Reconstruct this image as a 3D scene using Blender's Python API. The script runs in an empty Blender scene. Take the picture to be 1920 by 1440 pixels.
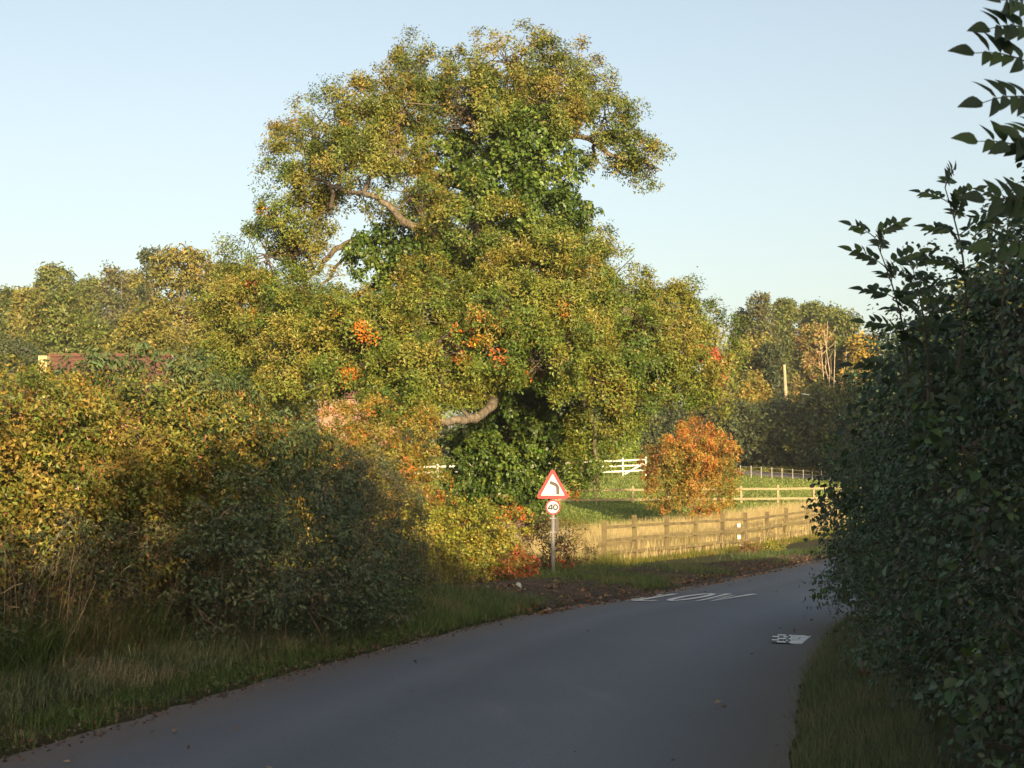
import bpy, math, random
import numpy as np
from mathutils import Vector, Matrix

# ------------------------------------------------------------------ camera, sky, sun, exposure
scene = bpy.context.scene
col = scene.collection
F = 2711.0                       # focal length in photo pixels (1920 wide)
PITCH = math.atan(220 / F)
EYE = Vector((0, 0, 1.6))
cam_d = bpy.data.cameras.new('camera')
cam = bpy.data.objects.new('camera', cam_d)
col.objects.link(cam)
cam.location = EYE
cam.rotation_euler = (math.radians(90) + PITCH, 0, 0)
cam_d.sensor_width = 36
cam_d.lens = F / 1920 * 36
cam_d.clip_start = 0.05
cam_d.clip_end = 6000
cam_d.dof.use_dof = True
cam_d.dof.focus_distance = 34
cam_d.dof.aperture_fstop = 9
scene.camera = cam

SUN_AZ, SUN_EL = math.radians(15), math.radians(10.5)   # behind the camera, to the right
world = bpy.data.worlds.new('World')
scene.world = world
world.use_nodes = True
wn = world.node_tree
wn.nodes.clear()
sky = wn.nodes.new('ShaderNodeTexSky')
sky.sky_type = 'NISHITA'
sky.sun_disc = False
sky.sun_elevation = SUN_EL
sky.sun_rotation = math.pi - SUN_AZ
sky.altitude = 50
sky.air_density = 1.0
sky.dust_density = 3.6
sky.ozone_density = 0.25
bg = wn.nodes.new('ShaderNodeBackground')
bg.inputs['Strength'].default_value = 0.133
wo = wn.nodes.new('ShaderNodeOutputWorld')
hs = wn.nodes.new('ShaderNodeHueSaturation')
hs.inputs['Saturation'].default_value = 0.78
wn.links.new(sky.outputs[0], hs.inputs['Color'])
wn.links.new(hs.outputs[0], bg.inputs[0])
wn.links.new(bg.outputs[0], wo.inputs[0])

sd = bpy.data.lights.new('sun', 'SUN')
sd.energy = 5.0
sd.angle = math.radians(0.5)
sd.color = (1.0, 0.80, 0.50)
so = bpy.data.objects.new('sun', sd)
col.objects.link(so)
to_sun = Vector((math.sin(SUN_AZ) * math.cos(SUN_EL), -math.cos(SUN_AZ) * math.cos(SUN_EL), math.sin(SUN_EL)))
so.rotation_euler = to_sun.to_track_quat('Z', 'Y').to_euler()
so.location = to_sun * 60

vs = scene.view_settings
vs.view_transform = 'Standard'
vs.look = 'None'
vs.gamma = 1
vs.use_curve_mapping = False
vs.exposure = 1.0
scene.cycles.max_bounces = 6
scene.cycles.diffuse_bounces = 3
scene.cycles.transmission_bounces = 4
scene.cycles.transparent_max_bounces = 4

RNG = np.random.default_rng(7)
random.seed(7)

# ------------------------------------------------------------------ layout helpers
_F = Vector((0, math.cos(PITCH), math.sin(PITCH)))
_U = Vector((0, -math.sin(PITCH), math.cos(PITCH)))


def at(px, py, d):
    """the place seen at photo pixel (px, py), d metres ahead of the camera"""
    v = _F + Vector((1, 0, 0)) * ((px - 960) / F) + _U * ((720 - py) / F)
    return EYE + v * (d / v.y)


def smooth(a, b, x):
    t = np.clip((np.asarray(x, float) - a) / (b - a), 0, 1)
    return t * t * (3 - 2 * t)


L_PTS = [(-15, -40), (-8.9, -15), (-5.35, 0), (-3.2, 9.04), (-2.45, 12.05), (-1.87, 14.2), (-1.0, 17),
         (0.23, 20.7), (2.55, 25.6), (5.3, 32), (8.43, 39.4), (12.6, 48), (18, 57), (26, 70), (38, 90), (60, 120)]


def catmull(P, n=10):
    P = np.array(P, float)
    Q = np.vstack([2 * P[0] - P[1], P, 2 * P[-1] - P[-2]])
    out = []
    for i in range(1, len(Q) - 2):
        for t in np.linspace(0, 1, n, endpoint=False):
            a, b, c, d = Q[i - 1], Q[i], Q[i + 1], Q[i + 2]
            out.append(.5 * (2 * b + (c - a) * t + (2 * a - 5 * b + 4 * c - d) * t * t + (3 * b - a - 3 * c + d) * t ** 3))
    out.append(Q[-2])
    return np.array(out)


LEFT = catmull(L_PTS)
_tan = np.gradient(LEFT, axis=0)
_tan /= np.linalg.norm(_tan, axis=1)[:, None]
_w = np.interp(LEFT[:, 1], [0, 9, 17, 22, 60], [4.9, 4.85, 4.5, 4.4, 4.8])
RIGHT = LEFT + np.stack([_tan[:, 1], -_tan[:, 0]], 1) * _w[:, None]


def left_x(y):
    return np.interp(y, LEFT[:, 1], LEFT[:, 0])


def right_x(y):
    return np.interp(y, RIGHT[:, 1], RIGHT[:, 0])


def H(x, y):
    """height of the ground"""
    x = np.asarray(x, float)
    y = np.asarray(y, float)
    r = .072 * np.logaddexp(0, (y - 51) / 5) * 5
    h = r / (1 + (r / 7) ** 4) ** .25
    h = h - .06 * np.clip(x - 15, 0, 14) * smooth(62, 85, y)
    tl = left_x(y) - x
    tr = x - right_x(y)
    fade = .25 + .75 * (1 - smooth(18, 27, y))
    bank = .32 * smooth(0, 2.3, tl) * fade + .015
    right = .16 * smooth(0, 1.4, tr) + .015
    v = np.where(tl > 0, bank, np.where(tr > 0, right, -.05))
    h = h - .27 * smooth(30, 40, y) * (1 - smooth(56, 68, y)) * smooth(.5, 3, tl)
    return h + v * (1 - smooth(48, 75, y)) + (np.where((tl < 0) & (tr < 0), -.03, 0.))


def H1(x, y):
    return float(H(x, y))


def tag(o, label=None, cat=None, group=None, kind=None):
    if label:
        o['label'] = label
    if cat:
        o['category'] = cat
    if group:
        o['group'] = group
    if kind:
        o['kind'] = kind
    return o


def link(name, me, parent=None, mat=None):
    o = bpy.data.objects.new(name, me)
    col.objects.link(o)
    if parent is not None:
        o.parent = parent
    if mat is not None and me is not None:
        me.materials.clear()
        me.materials.append(mat)
    return o


def empty(name, loc, label, cat, group=None, rz=0):
    o = bpy.data.objects.new(name, None)
    col.objects.link(o)
    o.location = loc
    o.rotation_euler = (0, 0, rz)
    o.empty_display_size = .2
    return tag(o, label, cat, group)


def mesh_np(name, V, loops, starts, cols=None, smooth_shade=False):
    me = bpy.data.meshes.new(name)
    V = np.ascontiguousarray(V, np.float32)
    me.vertices.add(len(V))
    me.vertices.foreach_set('co', V.ravel())
    me.loops.add(len(loops))
    me.loops.foreach_set('vertex_index', np.ascontiguousarray(loops, np.int32))
    me.polygons.add(len(starts))
    me.polygons.foreach_set('loop_start', np.ascontiguousarray(starts, np.int32))
    if cols is not None:
        c = np.ones((len(V), 4), np.float32)
        c[:, :3] = cols
        a = me.color_attributes.new('Col', 'FLOAT_COLOR', 'POINT')
        a.data.foreach_set('color', c.ravel())
    me.update(calc_edges=True)
    if smooth_shade:
        me.polygons.foreach_set('use_smooth', np.ones(len(starts), bool))
    return me


class MB:
    """collects simple solids into one mesh"""

    def __init__(self):
        self.v, self.f = [], []

    def add(self, V, Fs):
        b = len(self.v)
        self.v += [tuple(p) for p in V]
        self.f += [tuple(i + b for i in f) for f in Fs]
        return self

    def bar(self, p0, p1, w, h, up=(0, 0, 1), taper=1.0):
        """box of width w and height h from p0 to p1"""
        p0, p1 = Vector(p0), Vector(p1)
        d = (p1 - p0).normalized()
        s = d.cross(Vector(up))
        if s.length < 1e-4:
            s = d.cross(Vector((0, 1, 0)))
        s.normalize()
        u = s.cross(d)
        V = []
        for p, k in ((p0, 1), (p1, taper)):
            for a, b in ((-1, -1), (1, -1), (1, 1), (-1, 1)):
                V.append(p + s * (a * w / 2 * k) + u * (b * h / 2 * k))
        return self.add(V, [(0, 1, 2, 3), (7, 6, 5, 4), (0, 4, 5, 1), (1, 5, 6, 2), (2, 6, 7, 3), (3, 7, 4, 0)])

    def tube(self, P, R, n=8, cap=True):
        P = [Vector(p) for p in P]
        if not hasattr(R, '__len__'):
            R = [R] * len(P)
        rings = []
        ref = Vector((.3, .9, .1)).normalized()
        for i, p in enumerate(P):
            d = (P[min(i + 1, len(P) - 1)] - P[max(i - 1, 0)])
            d = d.normalized() if d.length > 1e-6 else Vector((0, 0, 1))
            s = d.cross(ref)
            if s.length < .1:
                s = d.cross(Vector((1, 0, 0)))
            s.normalize()
            t = d.cross(s)
            rings.append([p + (s * math.cos(2 * math.pi * k / n) + t * math.sin(2 * math.pi * k / n)) * R[i] for k in range(n)])
        V = [q for r in rings for q in r]
        Fs = []
        for i in range(len(P) - 1):
            for k in range(n):
                a, b = i * n + k, i * n + (k + 1) % n
                Fs.append((a, b, b + n, a + n))
        if cap:
            Fs.append(tuple(range(n))[::-1])
            Fs.append(tuple((len(P) - 1) * n + k for k in range(n)))
        return self.add(V, Fs)

    def prism(self, poly, z0, z1):
        n = len(poly)
        V = [(x, y, z0) for x, y in poly] + [(x, y, z1) for x, y in poly]
        Fs = [tuple(range(n))[::-1], tuple(range(n, 2 * n))] + [(i, (i + 1) % n, n + (i + 1) % n, n + i) for i in range(n)]
        return self.add(V, Fs)

    def ribbon(self, pts, w, z0, z1, closed=False):
        """flat stroke of width w along 2d points, from z0 to z1"""
        P = [Vector((x, y)) for x, y in pts]
        n = len(P)
        A, B = [], []
        for i in range(n):
            if closed:
                d0, d1 = P[i] - P[i - 1], P[(i + 1) % n] - P[i]
            else:
                d0 = P[i] - P[i - 1] if i else P[1] - P[0]
                d1 = P[i + 1] - P[i] if i < n - 1 else P[-1] - P[-2]
            d0.normalize()
            d1.normalize()
            m = d0 + d1
            m = m.normalized() if m.length > 1e-3 else d1
            s = Vector((-m.y, m.x))
            k = min(2.0, 1 / max(.4, abs(s.dot(Vector((-d1.y, d1.x))))))
            A.append(P[i] + s * (w / 2 * k))
            B.append(P[i] - s * (w / 2 * k))
        V = []
        for z in (z0, z1):
            V += [(a.x, a.y, z) for a in A] + [(b.x, b.y, z) for b in B]
        Fs = []
        m = n if closed else n - 1
        for i in range(m):
            j = (i + 1) % n
            Fs.append((2 * n + i, 2 * n + n + i, 2 * n + n + j, 2 * n + j))
            Fs.append((i, j, n + j, n + i))
            Fs.append((i, 2 * n + i, 2 * n + j, j))
            Fs.append((n + i, n + j, 3 * n + j, 3 * n + i))
        return self.add(V, Fs)

    def mesh(self, name, smooth_shade=False):
        me = bpy.data.meshes.new(name)
        me.from_pydata(self.v, [], self.f)
        me.update()
        if smooth_shade:
            me.polygons.foreach_set('use_smooth', np.ones(len(self.f), bool))
        return me

    def build(self, name, mat, parent=None, smooth_shade=False):
        return link(name, self.mesh(name, smooth_shade), parent, mat)


# ------------------------------------------------------------------ materials
def mat_new(name):
    m = bpy.data.materials.new(name)
    m.use_nodes = True
    nt = m.node_tree
    nt.nodes.clear()
    out = nt.nodes.new('ShaderNodeOutputMaterial')
    return m, nt, out


def N(nt, kind, **kw):
    n = nt.nodes.new(kind)
    for k, v in kw.items():
        if k in n.inputs.keys():
            n.inputs[k].default_value = v
        else:
            setattr(n, k, v)
    return n


def ramp(nt, fac, stops):
    r = nt.nodes.new('ShaderNodeValToRGB')
    e = r.color_ramp.elements
    while len(e) > 1:
        e.remove(e[-1])
    e[0].position, e[0].color = stops[0][0], (*stops[0][1], 1)
    for p, c in stops[1:]:
        q = e.new(p)
        q.color = (*c, 1)
    nt.links.new(fac, r.inputs[0])
    return r.outputs[0]


def leaf_mat(name, transl=.3, rough=.5, spec=.35):
    m, nt, out = mat_new(name)
    a = N(nt, 'ShaderNodeAttribute', attribute_name='Col')
    p = N(nt, 'ShaderNodeBsdfPrincipled', Roughness=rough)
    p.inputs['Specular IOR Level'].default_value = spec
    t = N(nt, 'ShaderNodeBsdfTranslucent')
    mx = N(nt, 'ShaderNodeMixShader')
    mx.inputs[0].default_value = transl
    nt.links.new(a.outputs['Color'], p.inputs['Base Color'])
    nt.links.new(a.outputs['Color'], t.inputs['Color'])
    nt.links.new(p.outputs[0], mx.inputs[1])
    nt.links.new(t.outputs[0], mx.inputs[2])
    nt.links.new(mx.outputs[0], out.inputs[0])
    return m


def noisy_mat(name, stops, scale=8, rough=.8, bump=.3, detail=6, stretch=(1, 1, 1), spec=.3, bscale=None, metallic=0, coords='Object', dist=.02):
    m, nt, out = mat_new(name)
    tc = N(nt, 'ShaderNodeTexCoord')
    mp = N(nt, 'ShaderNodeMapping')
    mp.inputs['Scale'].default_value = stretch
    nt.links.new(tc.outputs[coords], mp.inputs[0])
    no = N(nt, 'ShaderNodeTexNoise', Scale=scale, Detail=detail, Roughness=.6)
    nt.links.new(mp.outputs[0], no.inputs['Vector'])
    c = ramp(nt, no.outputs[0], stops)
    p = N(nt, 'ShaderNodeBsdfPrincipled', Roughness=rough, Metallic=metallic)
    p.inputs['Specular IOR Level'].default_value = spec
    nt.links.new(c, p.inputs['Base Color'])
    if bump:
        nb = N(nt, 'ShaderNodeTexNoise', Scale=bscale or scale * 3, Detail=5)
        nt.links.new(mp.outputs[0], nb.inputs['Vector'])
        b = N(nt, 'ShaderNodeBump', Strength=bump, Distance=dist)
        nt.links.new(nb.outputs[0], b.inputs['Height'])
        nt.links.new(b.outputs[0], p.inputs['Normal'])
    nt.links.new(p.outputs[0], out.inputs[0])
    return m


M = {}
M['leaf'] = leaf_mat('leaf', .17, .5, .3)
M['leaf_glossy'] = leaf_mat('leaf_glossy', .25, .45, .4)
M['leaf_near'] = leaf_mat('leaf_near', .25, .5, .35)
M['grass'] = leaf_mat('grass', .3, .6, .2)
M['dry'] = leaf_mat('dry_grass', .35, .7, .15)
M['bark'] = noisy_mat('bark', [(.3, (.05, .04, .028)), (.5, (.14, .11, .075)), (.72, (.26, .215, .145))], 9, .9, 1.0, stretch=(1, 1, .35), dist=.05)
M['twig'] = noisy_mat('twig', [(.3, (.06, .046, .032)), (.7, (.13, .10, .07))], 6, .85, .3)
M['pale_twig'] = noisy_mat('pale_twig', [(.3, (.30, .23, .14)), (.7, (.48, .38, .24))], 6, .85, .3)
M['wood'] = noisy_mat('weathered_wood', [(.25, (.08, .06, .03)), (.5, (.165, .125, .06)), (.75, (.20, .175, .05))], 3, .85, .5, stretch=(1, 1, 1), dist=.01)
M['wood_new'] = noisy_mat('pale_wood', [(.25, (.22, .165, .09)), (.6, (.30, .235, .13)), (.8, (.36, .29, .17))], 4, .8, .4, dist=.01)
M['white_paint'] = noisy_mat('white_paint', [(.25, (.44, .41, .34)), (.6, (.60, .58, .52))], 5, .6, .2)
M['white_plate'] = noisy_mat('white_plate', [(.3, (.8, .8, .78)), (.7, (.86, .86, .85))], 4, .45, .05)
M['iron'] = noisy_mat('iron', [(.3, (.22, .20, .17)), (.7, (.42, .39, .34))], 12, .55, .1)
M['iron_dark'] = noisy_mat('iron_dark', [(.3, (.05, .045, .04)), (.7, (.12, .11, .09))], 12, .6, .1)
M['galv'] = noisy_mat('galvanised_steel', [(.3, (.10, .095, .085)), (.5, (.17, .16, .145)), (.75, (.25, .24, .22))], 7, .5, .1, stretch=(1, 1, .4))
M['sign_red'] = noisy_mat('sign_red', [(.3, (.36, .004, .007)), (.7, (.42, .006, .009))], 4, .4, 0)
M['sign_white'] = noisy_mat('sign_white', [(.3, (.46, .455, .44)), (.7, (.52, .515, .50))], 4, .4, 0)
M['sign_black'] = noisy_mat('sign_black', [(.3, (.055, .035, .03)), (.7, (.075, .05, .042))], 6, .5, 0)
M['sign_grey'] = noisy_mat('sign_grey', [(.3, (.018, .018, .018)), (.7, (.035, .035, .035))], 6, .6, 0)
M['stone'] = noisy_mat('pale_stone', [(.3, (.34, .33, .30)), (.7, (.55, .54, .50))], 20, .85, .5)


def asphalt():
    m, nt, out = mat_new('asphalt')
    tc = N(nt, 'ShaderNodeTexCoord')
    big = N(nt, 'ShaderNodeTexNoise', Scale=.35, Detail=4, Roughness=.55)
    fine = N(nt, 'ShaderNodeTexNoise', Scale=55, Detail=5, Roughness=.85)
    vor = N(nt, 'ShaderNodeTexVoronoi', Scale=130)
    uv = N(nt, 'ShaderNodeUVMap')
    sep = N(nt, 'ShaderNodeSeparateXYZ')
    nt.links.new(uv.outputs[0], sep.inputs[0])
    for n in (big, fine, vor):
        nt.links.new(tc.outputs['Object'], n.inputs['Vector'])
    # u runs 0..1 across the road: polished wheel tracks, dusty brown edges
    base = ramp(nt, sep.outputs[0], [(0, (.125, .10, .09)), (.06, (.112, .10, .098)), (.16, (.098, .110, .131)), (.27, (.116, .129, .152)),
                                     (.38, (.092, .104, .126)), (.5, (.106, .119, .142)), (.68, (.122, .135, .158)), (.82, (.10, .112, .132)), (.95, (.090, .080, .072)), (1, (.11, .09, .07))])
    sp = ramp(nt, fine.outputs[0], [(.32, (.45, .45, .45)), (.48, (1, 1, 1)), (.62, (1.0, 1.0, 1.0)), (.72, (2.0, 2.0, 1.95))])
    bp = ramp(nt, big.outputs[0], [(.3, (.92, .92, .92)), (.6, (1.03, 1.03, 1.03)), (.75, (1.10, 1.09, 1.08))])
    m1 = N(nt, 'ShaderNodeMix', data_type='RGBA', blend_type='MULTIPLY')
    m1.inputs[0].default_value = 1
    nt.links.new(base, m1.inputs[6])
    nt.links.new(sp, m1.inputs[7])
    m2 = N(nt, 'ShaderNodeMix', data_type='RGBA', blend_type='MULTIPLY')
    m2.inputs[0].default_value = 1
    nt.links.new(m1.outputs[2], m2.inputs[6])
    nt.links.new(bp, m2.inputs[7])
    p = N(nt, 'ShaderNodeBsdfPrincipled', Roughness=.72)
    p.inputs['Specular IOR Level'].default_value = .35
    nt.links.new(m2.outputs[2], p.inputs['Base Color'])
    b = N(nt, 'ShaderNodeBump', Strength=.6, Distance=.006)
    nt.links.new(vor.outputs['Distance'], b.inputs['Height'])
    nt.links.new(b.outputs[0], p.inputs['Normal'])
    nt.links.new(p.outputs[0], out.inputs[0])
    return m


def ground_mat():
    m, nt, out = mat_new('ground_turf')
    tc = N(nt, 'ShaderNodeTexCoord')
    no = N(nt, 'ShaderNodeTexNoise', Scale=.5, Detail=7, Roughness=.65)
    fi = N(nt, 'ShaderNodeTexNoise', Scale=6, Detail=6, Roughness=.7)
    nt.links.new(tc.outputs['Object'], no.inputs['Vector'])
    mp = N(nt, 'ShaderNodeMapping')
    mp.inputs['Scale'].default_value = (1, .5, 1)
    nt.links.new(tc.outputs['Object'], mp.inputs[0])
    nt.links.new(mp.outputs[0], fi.inputs['Vector'])
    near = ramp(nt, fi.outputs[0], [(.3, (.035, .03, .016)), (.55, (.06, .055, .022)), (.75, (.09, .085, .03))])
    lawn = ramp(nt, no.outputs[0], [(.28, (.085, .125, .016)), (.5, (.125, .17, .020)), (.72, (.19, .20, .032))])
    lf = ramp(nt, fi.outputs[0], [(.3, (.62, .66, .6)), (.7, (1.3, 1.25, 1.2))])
    ml = N(nt, 'ShaderNodeMix', data_type='RGBA', blend_type='MULTIPLY')
    ml.inputs[0].default_value = 1
    nt.links.new(lawn, ml.inputs[6])
    nt.links.new(lf, ml.inputs[7])
    sep = N(nt, 'ShaderNodeSeparateXYZ')
    nt.links.new(tc.outputs['Object'], sep.inputs[0])
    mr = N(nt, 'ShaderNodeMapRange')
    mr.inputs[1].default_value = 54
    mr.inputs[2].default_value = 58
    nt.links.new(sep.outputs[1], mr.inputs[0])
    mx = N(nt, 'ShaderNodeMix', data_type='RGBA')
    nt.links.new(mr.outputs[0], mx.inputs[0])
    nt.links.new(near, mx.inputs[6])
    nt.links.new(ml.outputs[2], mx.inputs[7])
    p = N(nt, 'ShaderNodeBsdfPrincipled', Roughness=.9)
    p.inputs['Specular IOR Level'].default_value = .15
    nt.links.new(mx.outputs[2], p.inputs['Base Color'])
    b = N(nt, 'ShaderNodeBump', Strength=.8, Distance=.08)
    fb = N(nt, 'ShaderNodeTexNoise', Scale=14, Detail=6, Roughness=.7)
    nt.links.new(tc.outputs['Object'], fb.inputs['Vector'])
    nt.links.new(fb.outputs[0], b.inputs['Height'])
    nt.links.new(b.outputs[0], p.inputs['Normal'])
    nt.links.new(p.outputs[0], out.inputs[0])
    return m


def paint_mat():
    """worn road paint"""
    m, nt, out = mat_new('road_paint')
    tc = N(nt, 'ShaderNodeTexCoord')
    no = N(nt, 'ShaderNodeTexNoise', Scale=9, Detail=8, Roughness=.75)
    nt.links.new(tc.outputs['Object'], no.inputs['Vector'])
    c = ramp(nt, no.outputs[0], [(.32, (.16, .16, .16)), (.42, (.46, .455, .45)), (.6, (.62, .61, .60))])
    p = N(nt, 'ShaderNodeBsdfPrincipled', Roughness=.7)
    nt.links.new(c, p.inputs['Base Color'])
    nt.links.new(p.outputs[0], out.inputs[0])
    return m


def streak_mat():
    m, nt, out = mat_new('streaked_road_paint')
    tc = N(nt, 'ShaderNodeTexCoord')
    mp = N(nt, 'ShaderNodeMapping')
    mp.inputs['Scale'].default_value = (4, 22, 1)
    nt.links.new(tc.outputs['Object'], mp.inputs[0])
    no = N(nt, 'ShaderNodeTexNoise', Scale=1, Detail=6, Roughness=.7)
    nt.links.new(mp.outputs[0], no.inputs['Vector'])
    c = ramp(nt, no.outputs[0], [(.40, (.10, .11, .12)), (.47, (.55, .56, .57)), (.60, (.80, .80, .80))])
    p = N(nt, 'ShaderNodeBsdfPrincipled', Roughness=.65)
    nt.links.new(c, p.inputs['Base Color'])
    nt.links.new(p.outputs[0], out.inputs[0])
    return m


def brick_mat(name, c1, c2, mortar, scale=1.0):
    m, nt, out = mat_new(name)
    tc = N(nt, 'ShaderNodeTexCoord')
    mp = N(nt, 'ShaderNodeMapping')
    mp.inputs['Rotation'].default_value = (math.radians(90), 0, 0)
    nt.links.new(tc.outputs['Object'], mp.inputs[0])
    b = N(nt, 'ShaderNodeTexBrick', Scale=scale)
    b.inputs['Color1'].default_value = (*c1, 1)
    b.inputs['Color2'].default_value = (*c2, 1)
    b.inputs['Mortar'].default_value = (*mortar, 1)
    b.inputs['Brick Width'].default_value = .225
    b.inputs['Row Height'].default_value = .075
    b.inputs['Mortar Size'].default_value = .01
    nt.links.new(mp.outputs[0], b.inputs['Vector'])
    p = N(nt, 'ShaderNodeBsdfPrincipled', Roughness=.85)
    nt.links.new(b.outputs[0], p.inputs['Base Color'])
    nt.links.new(p.outputs[0], out.inputs[0])
    return m


M['asphalt'] = asphalt()
M['ground'] = ground_mat()
M['paint'] = paint_mat()
M['streak'] = streak_mat()
M['soil'] = noisy_mat('soil', [(.3, (.030, .022, .016)), (.55, (.058, .042, .030)), (.75, (.10, .075, .05))], 7, .95, 1.0, bscale=28, dist=.04)
M['drive'] = noisy_mat('drive_tarmac', [(.3, (.15, .125, .12)), (.7, (.21, .18, .17))], 2, .85, .2)
M['brick_buff'] = brick_mat('buff_brick', (.55, .40, .16), (.48, .33, .12), (.45, .38, .25))
M['brick_red'] = brick_mat('red_brick', (.42, .17, .10), (.36, .14, .085), (.42, .33, .25))
M['tile'] = noisy_mat('clay_tile', [(.3, (.085, .040, .028)), (.7, (.14, .066, .046))], 3, .85, .6, stretch=(.6, 4, 4), dist=.03)
M['glass'] = noisy_mat('window_glass', [(.3, (.03, .035, .04)), (.7, (.05, .055, .06))], 2, .08, 0, spec=.6)

# ------------------------------------------------------------------ ground, road, verge
xs = np.unique(np.concatenate([np.linspace(-500, -60, 16), np.linspace(-60, -12, 33), np.linspace(-12, 26, 84), np.linspace(26, 60, 24), np.linspace(60, 500, 16)]))
ys = np.unique(np.concatenate([np.linspace(-200, -30, 10), np.linspace(-30, 5, 36), np.linspace(5, 60, 96), np.linspace(60, 140, 81), np.linspace(140, 900, 24)]))
GX, GY = np.meshgrid(xs, ys)
GZ = H(GX, GY)
V = np.stack([GX.ravel(), GY.ravel(), GZ.ravel()], 1)
nx, ny = len(xs), len(ys)
ii = (np.arange(ny - 1)[:, None] * nx + np.arange(nx - 1)[None, :]).ravel()
quads = np.stack([ii, ii + 1, ii + nx + 1, ii + nx], 1)
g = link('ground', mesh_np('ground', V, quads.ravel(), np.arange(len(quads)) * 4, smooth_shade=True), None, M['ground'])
tag(g, 'ground of turf and soil rising to a sunlit lawn', 'ground', kind='structure')

n = len(LEFT)
K = 13
rv, ruv = [], []
for i in range(n):
    for k in range(K):
        t = k / (K - 1)
        p = LEFT[i] * (1 - t) + RIGHT[i] * t
        camber = .05 * (1 - (2 * t - 1) ** 2) - .02
        jit = 0
        if k in (0, K - 1):
            jit = (RNG.random() - .5) * .10
        rv.append((p[0] + jit, p[1], camber + max(0, H1(p[0], p[1]) + .08)))
        ruv.append((t, i / 10))
rf = [(i * K + k, i * K + k + 1, (i + 1) * K + k + 1, (i + 1) * K + k) for i in range(n - 1) for k in range(K - 1)]
me = bpy.data.meshes.new('road')
me.from_pydata(rv, [], rf)
uvl = me.uv_layers.new(name='UVMap')
for lp in me.loops:
    uvl.data[lp.index].uv = ruv[lp.vertex_index]
me.polygons.foreach_set('use_smooth', np.ones(len(rf), bool))
road = link('road', me, None, M['asphalt'])
tag(road, 'dark shaded asphalt lane bending away to the right', 'road', kind='structure')

# bare soil between the road and the sign
sv, sf = [], []
sy = np.linspace(21.2, 40, 120)
SK = 26
for y in sy:
    lx = float(left_x(y))
    w = float(np.interp(y, [21.2, 23, 26, 30, 34, 40], [.6, 2.4, 3.6, 3.6, 3.0, 1.4]))
    for k in range(SK):
        t = k / (SK - 1)
        x = lx + .10 - t * w
        edge = min(t, 1 - t) * SK / 4
        sv.append((x, y, H1(x, y) + min(1, edge) * (.03 + .09 * RNG.random() ** 2) - (.02 if edge < .2 else 0) + (.03 if k == 0 else 0)))
sf = [(i * SK + k + 1, i * SK + k, (i + 1) * SK + k, (i + 1) * SK + k + 1) for i in range(len(sy) - 1) for k in range(SK - 1)]
me = bpy.data.meshes.new('soil_verge')
me.from_pydata(sv, [], sf)
tag(link('soil_verge', me, None, M['soil']), 'bare dark lumpy soil verge around the sign post', 'verge', kind='structure')

# drive across the lawn behind the iron railing
dv, df = [], []
dp = [(8, 112), (13, 107.5), (17, 104), (22, 103), (28, 104), (40, 108)]
dpc = catmull(dp, 8)
for i, p in enumerate(dpc):
    for k in range(5):
        x, y = p[0] + .4 * k, p[1] + (k - 2) * 1.9
        dv.append((x, y, H1(x, y) + .05))
df = [(i * 5 + k, (i + 1) * 5 + k, (i + 1) * 5 + k + 1, i * 5 + k + 1) for i in range(len(dpc) - 1) for k in range(4)]
me = bpy.data.meshes.new('drive')
me.from_pydata(dv, [], df)
tag(link('drive', me, None, M['drive']), 'pale grey drive behind the iron railing', 'drive', kind='structure')


# ------------------------------------------------------------------ foliage makers
def unit(a):
    return a / np.maximum(np.linalg.norm(a, axis=-1, keepdims=True), 1e-9)


def pick(palette, n, rng):
    c = np.array([p[0] for p in palette], float)
    w = np.array([p[1] for p in palette], float)
    return c[rng.choice(len(c), n, p=w / w.sum())]


def blob_noise(P, scale, seed):
    """cheap smooth noise, 0..1"""
    r = np.random.default_rng(seed)
    s = np.zeros(len(P))
    for _ in range(5):
        k = unit(r.normal(size=3)) * 2 * math.pi / (scale * r.uniform(.6, 1.7))
        s += np.sin(P @ k + r.uniform(0, 7))
    return np.clip(.5 + s / 5, 0, 1)


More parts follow.
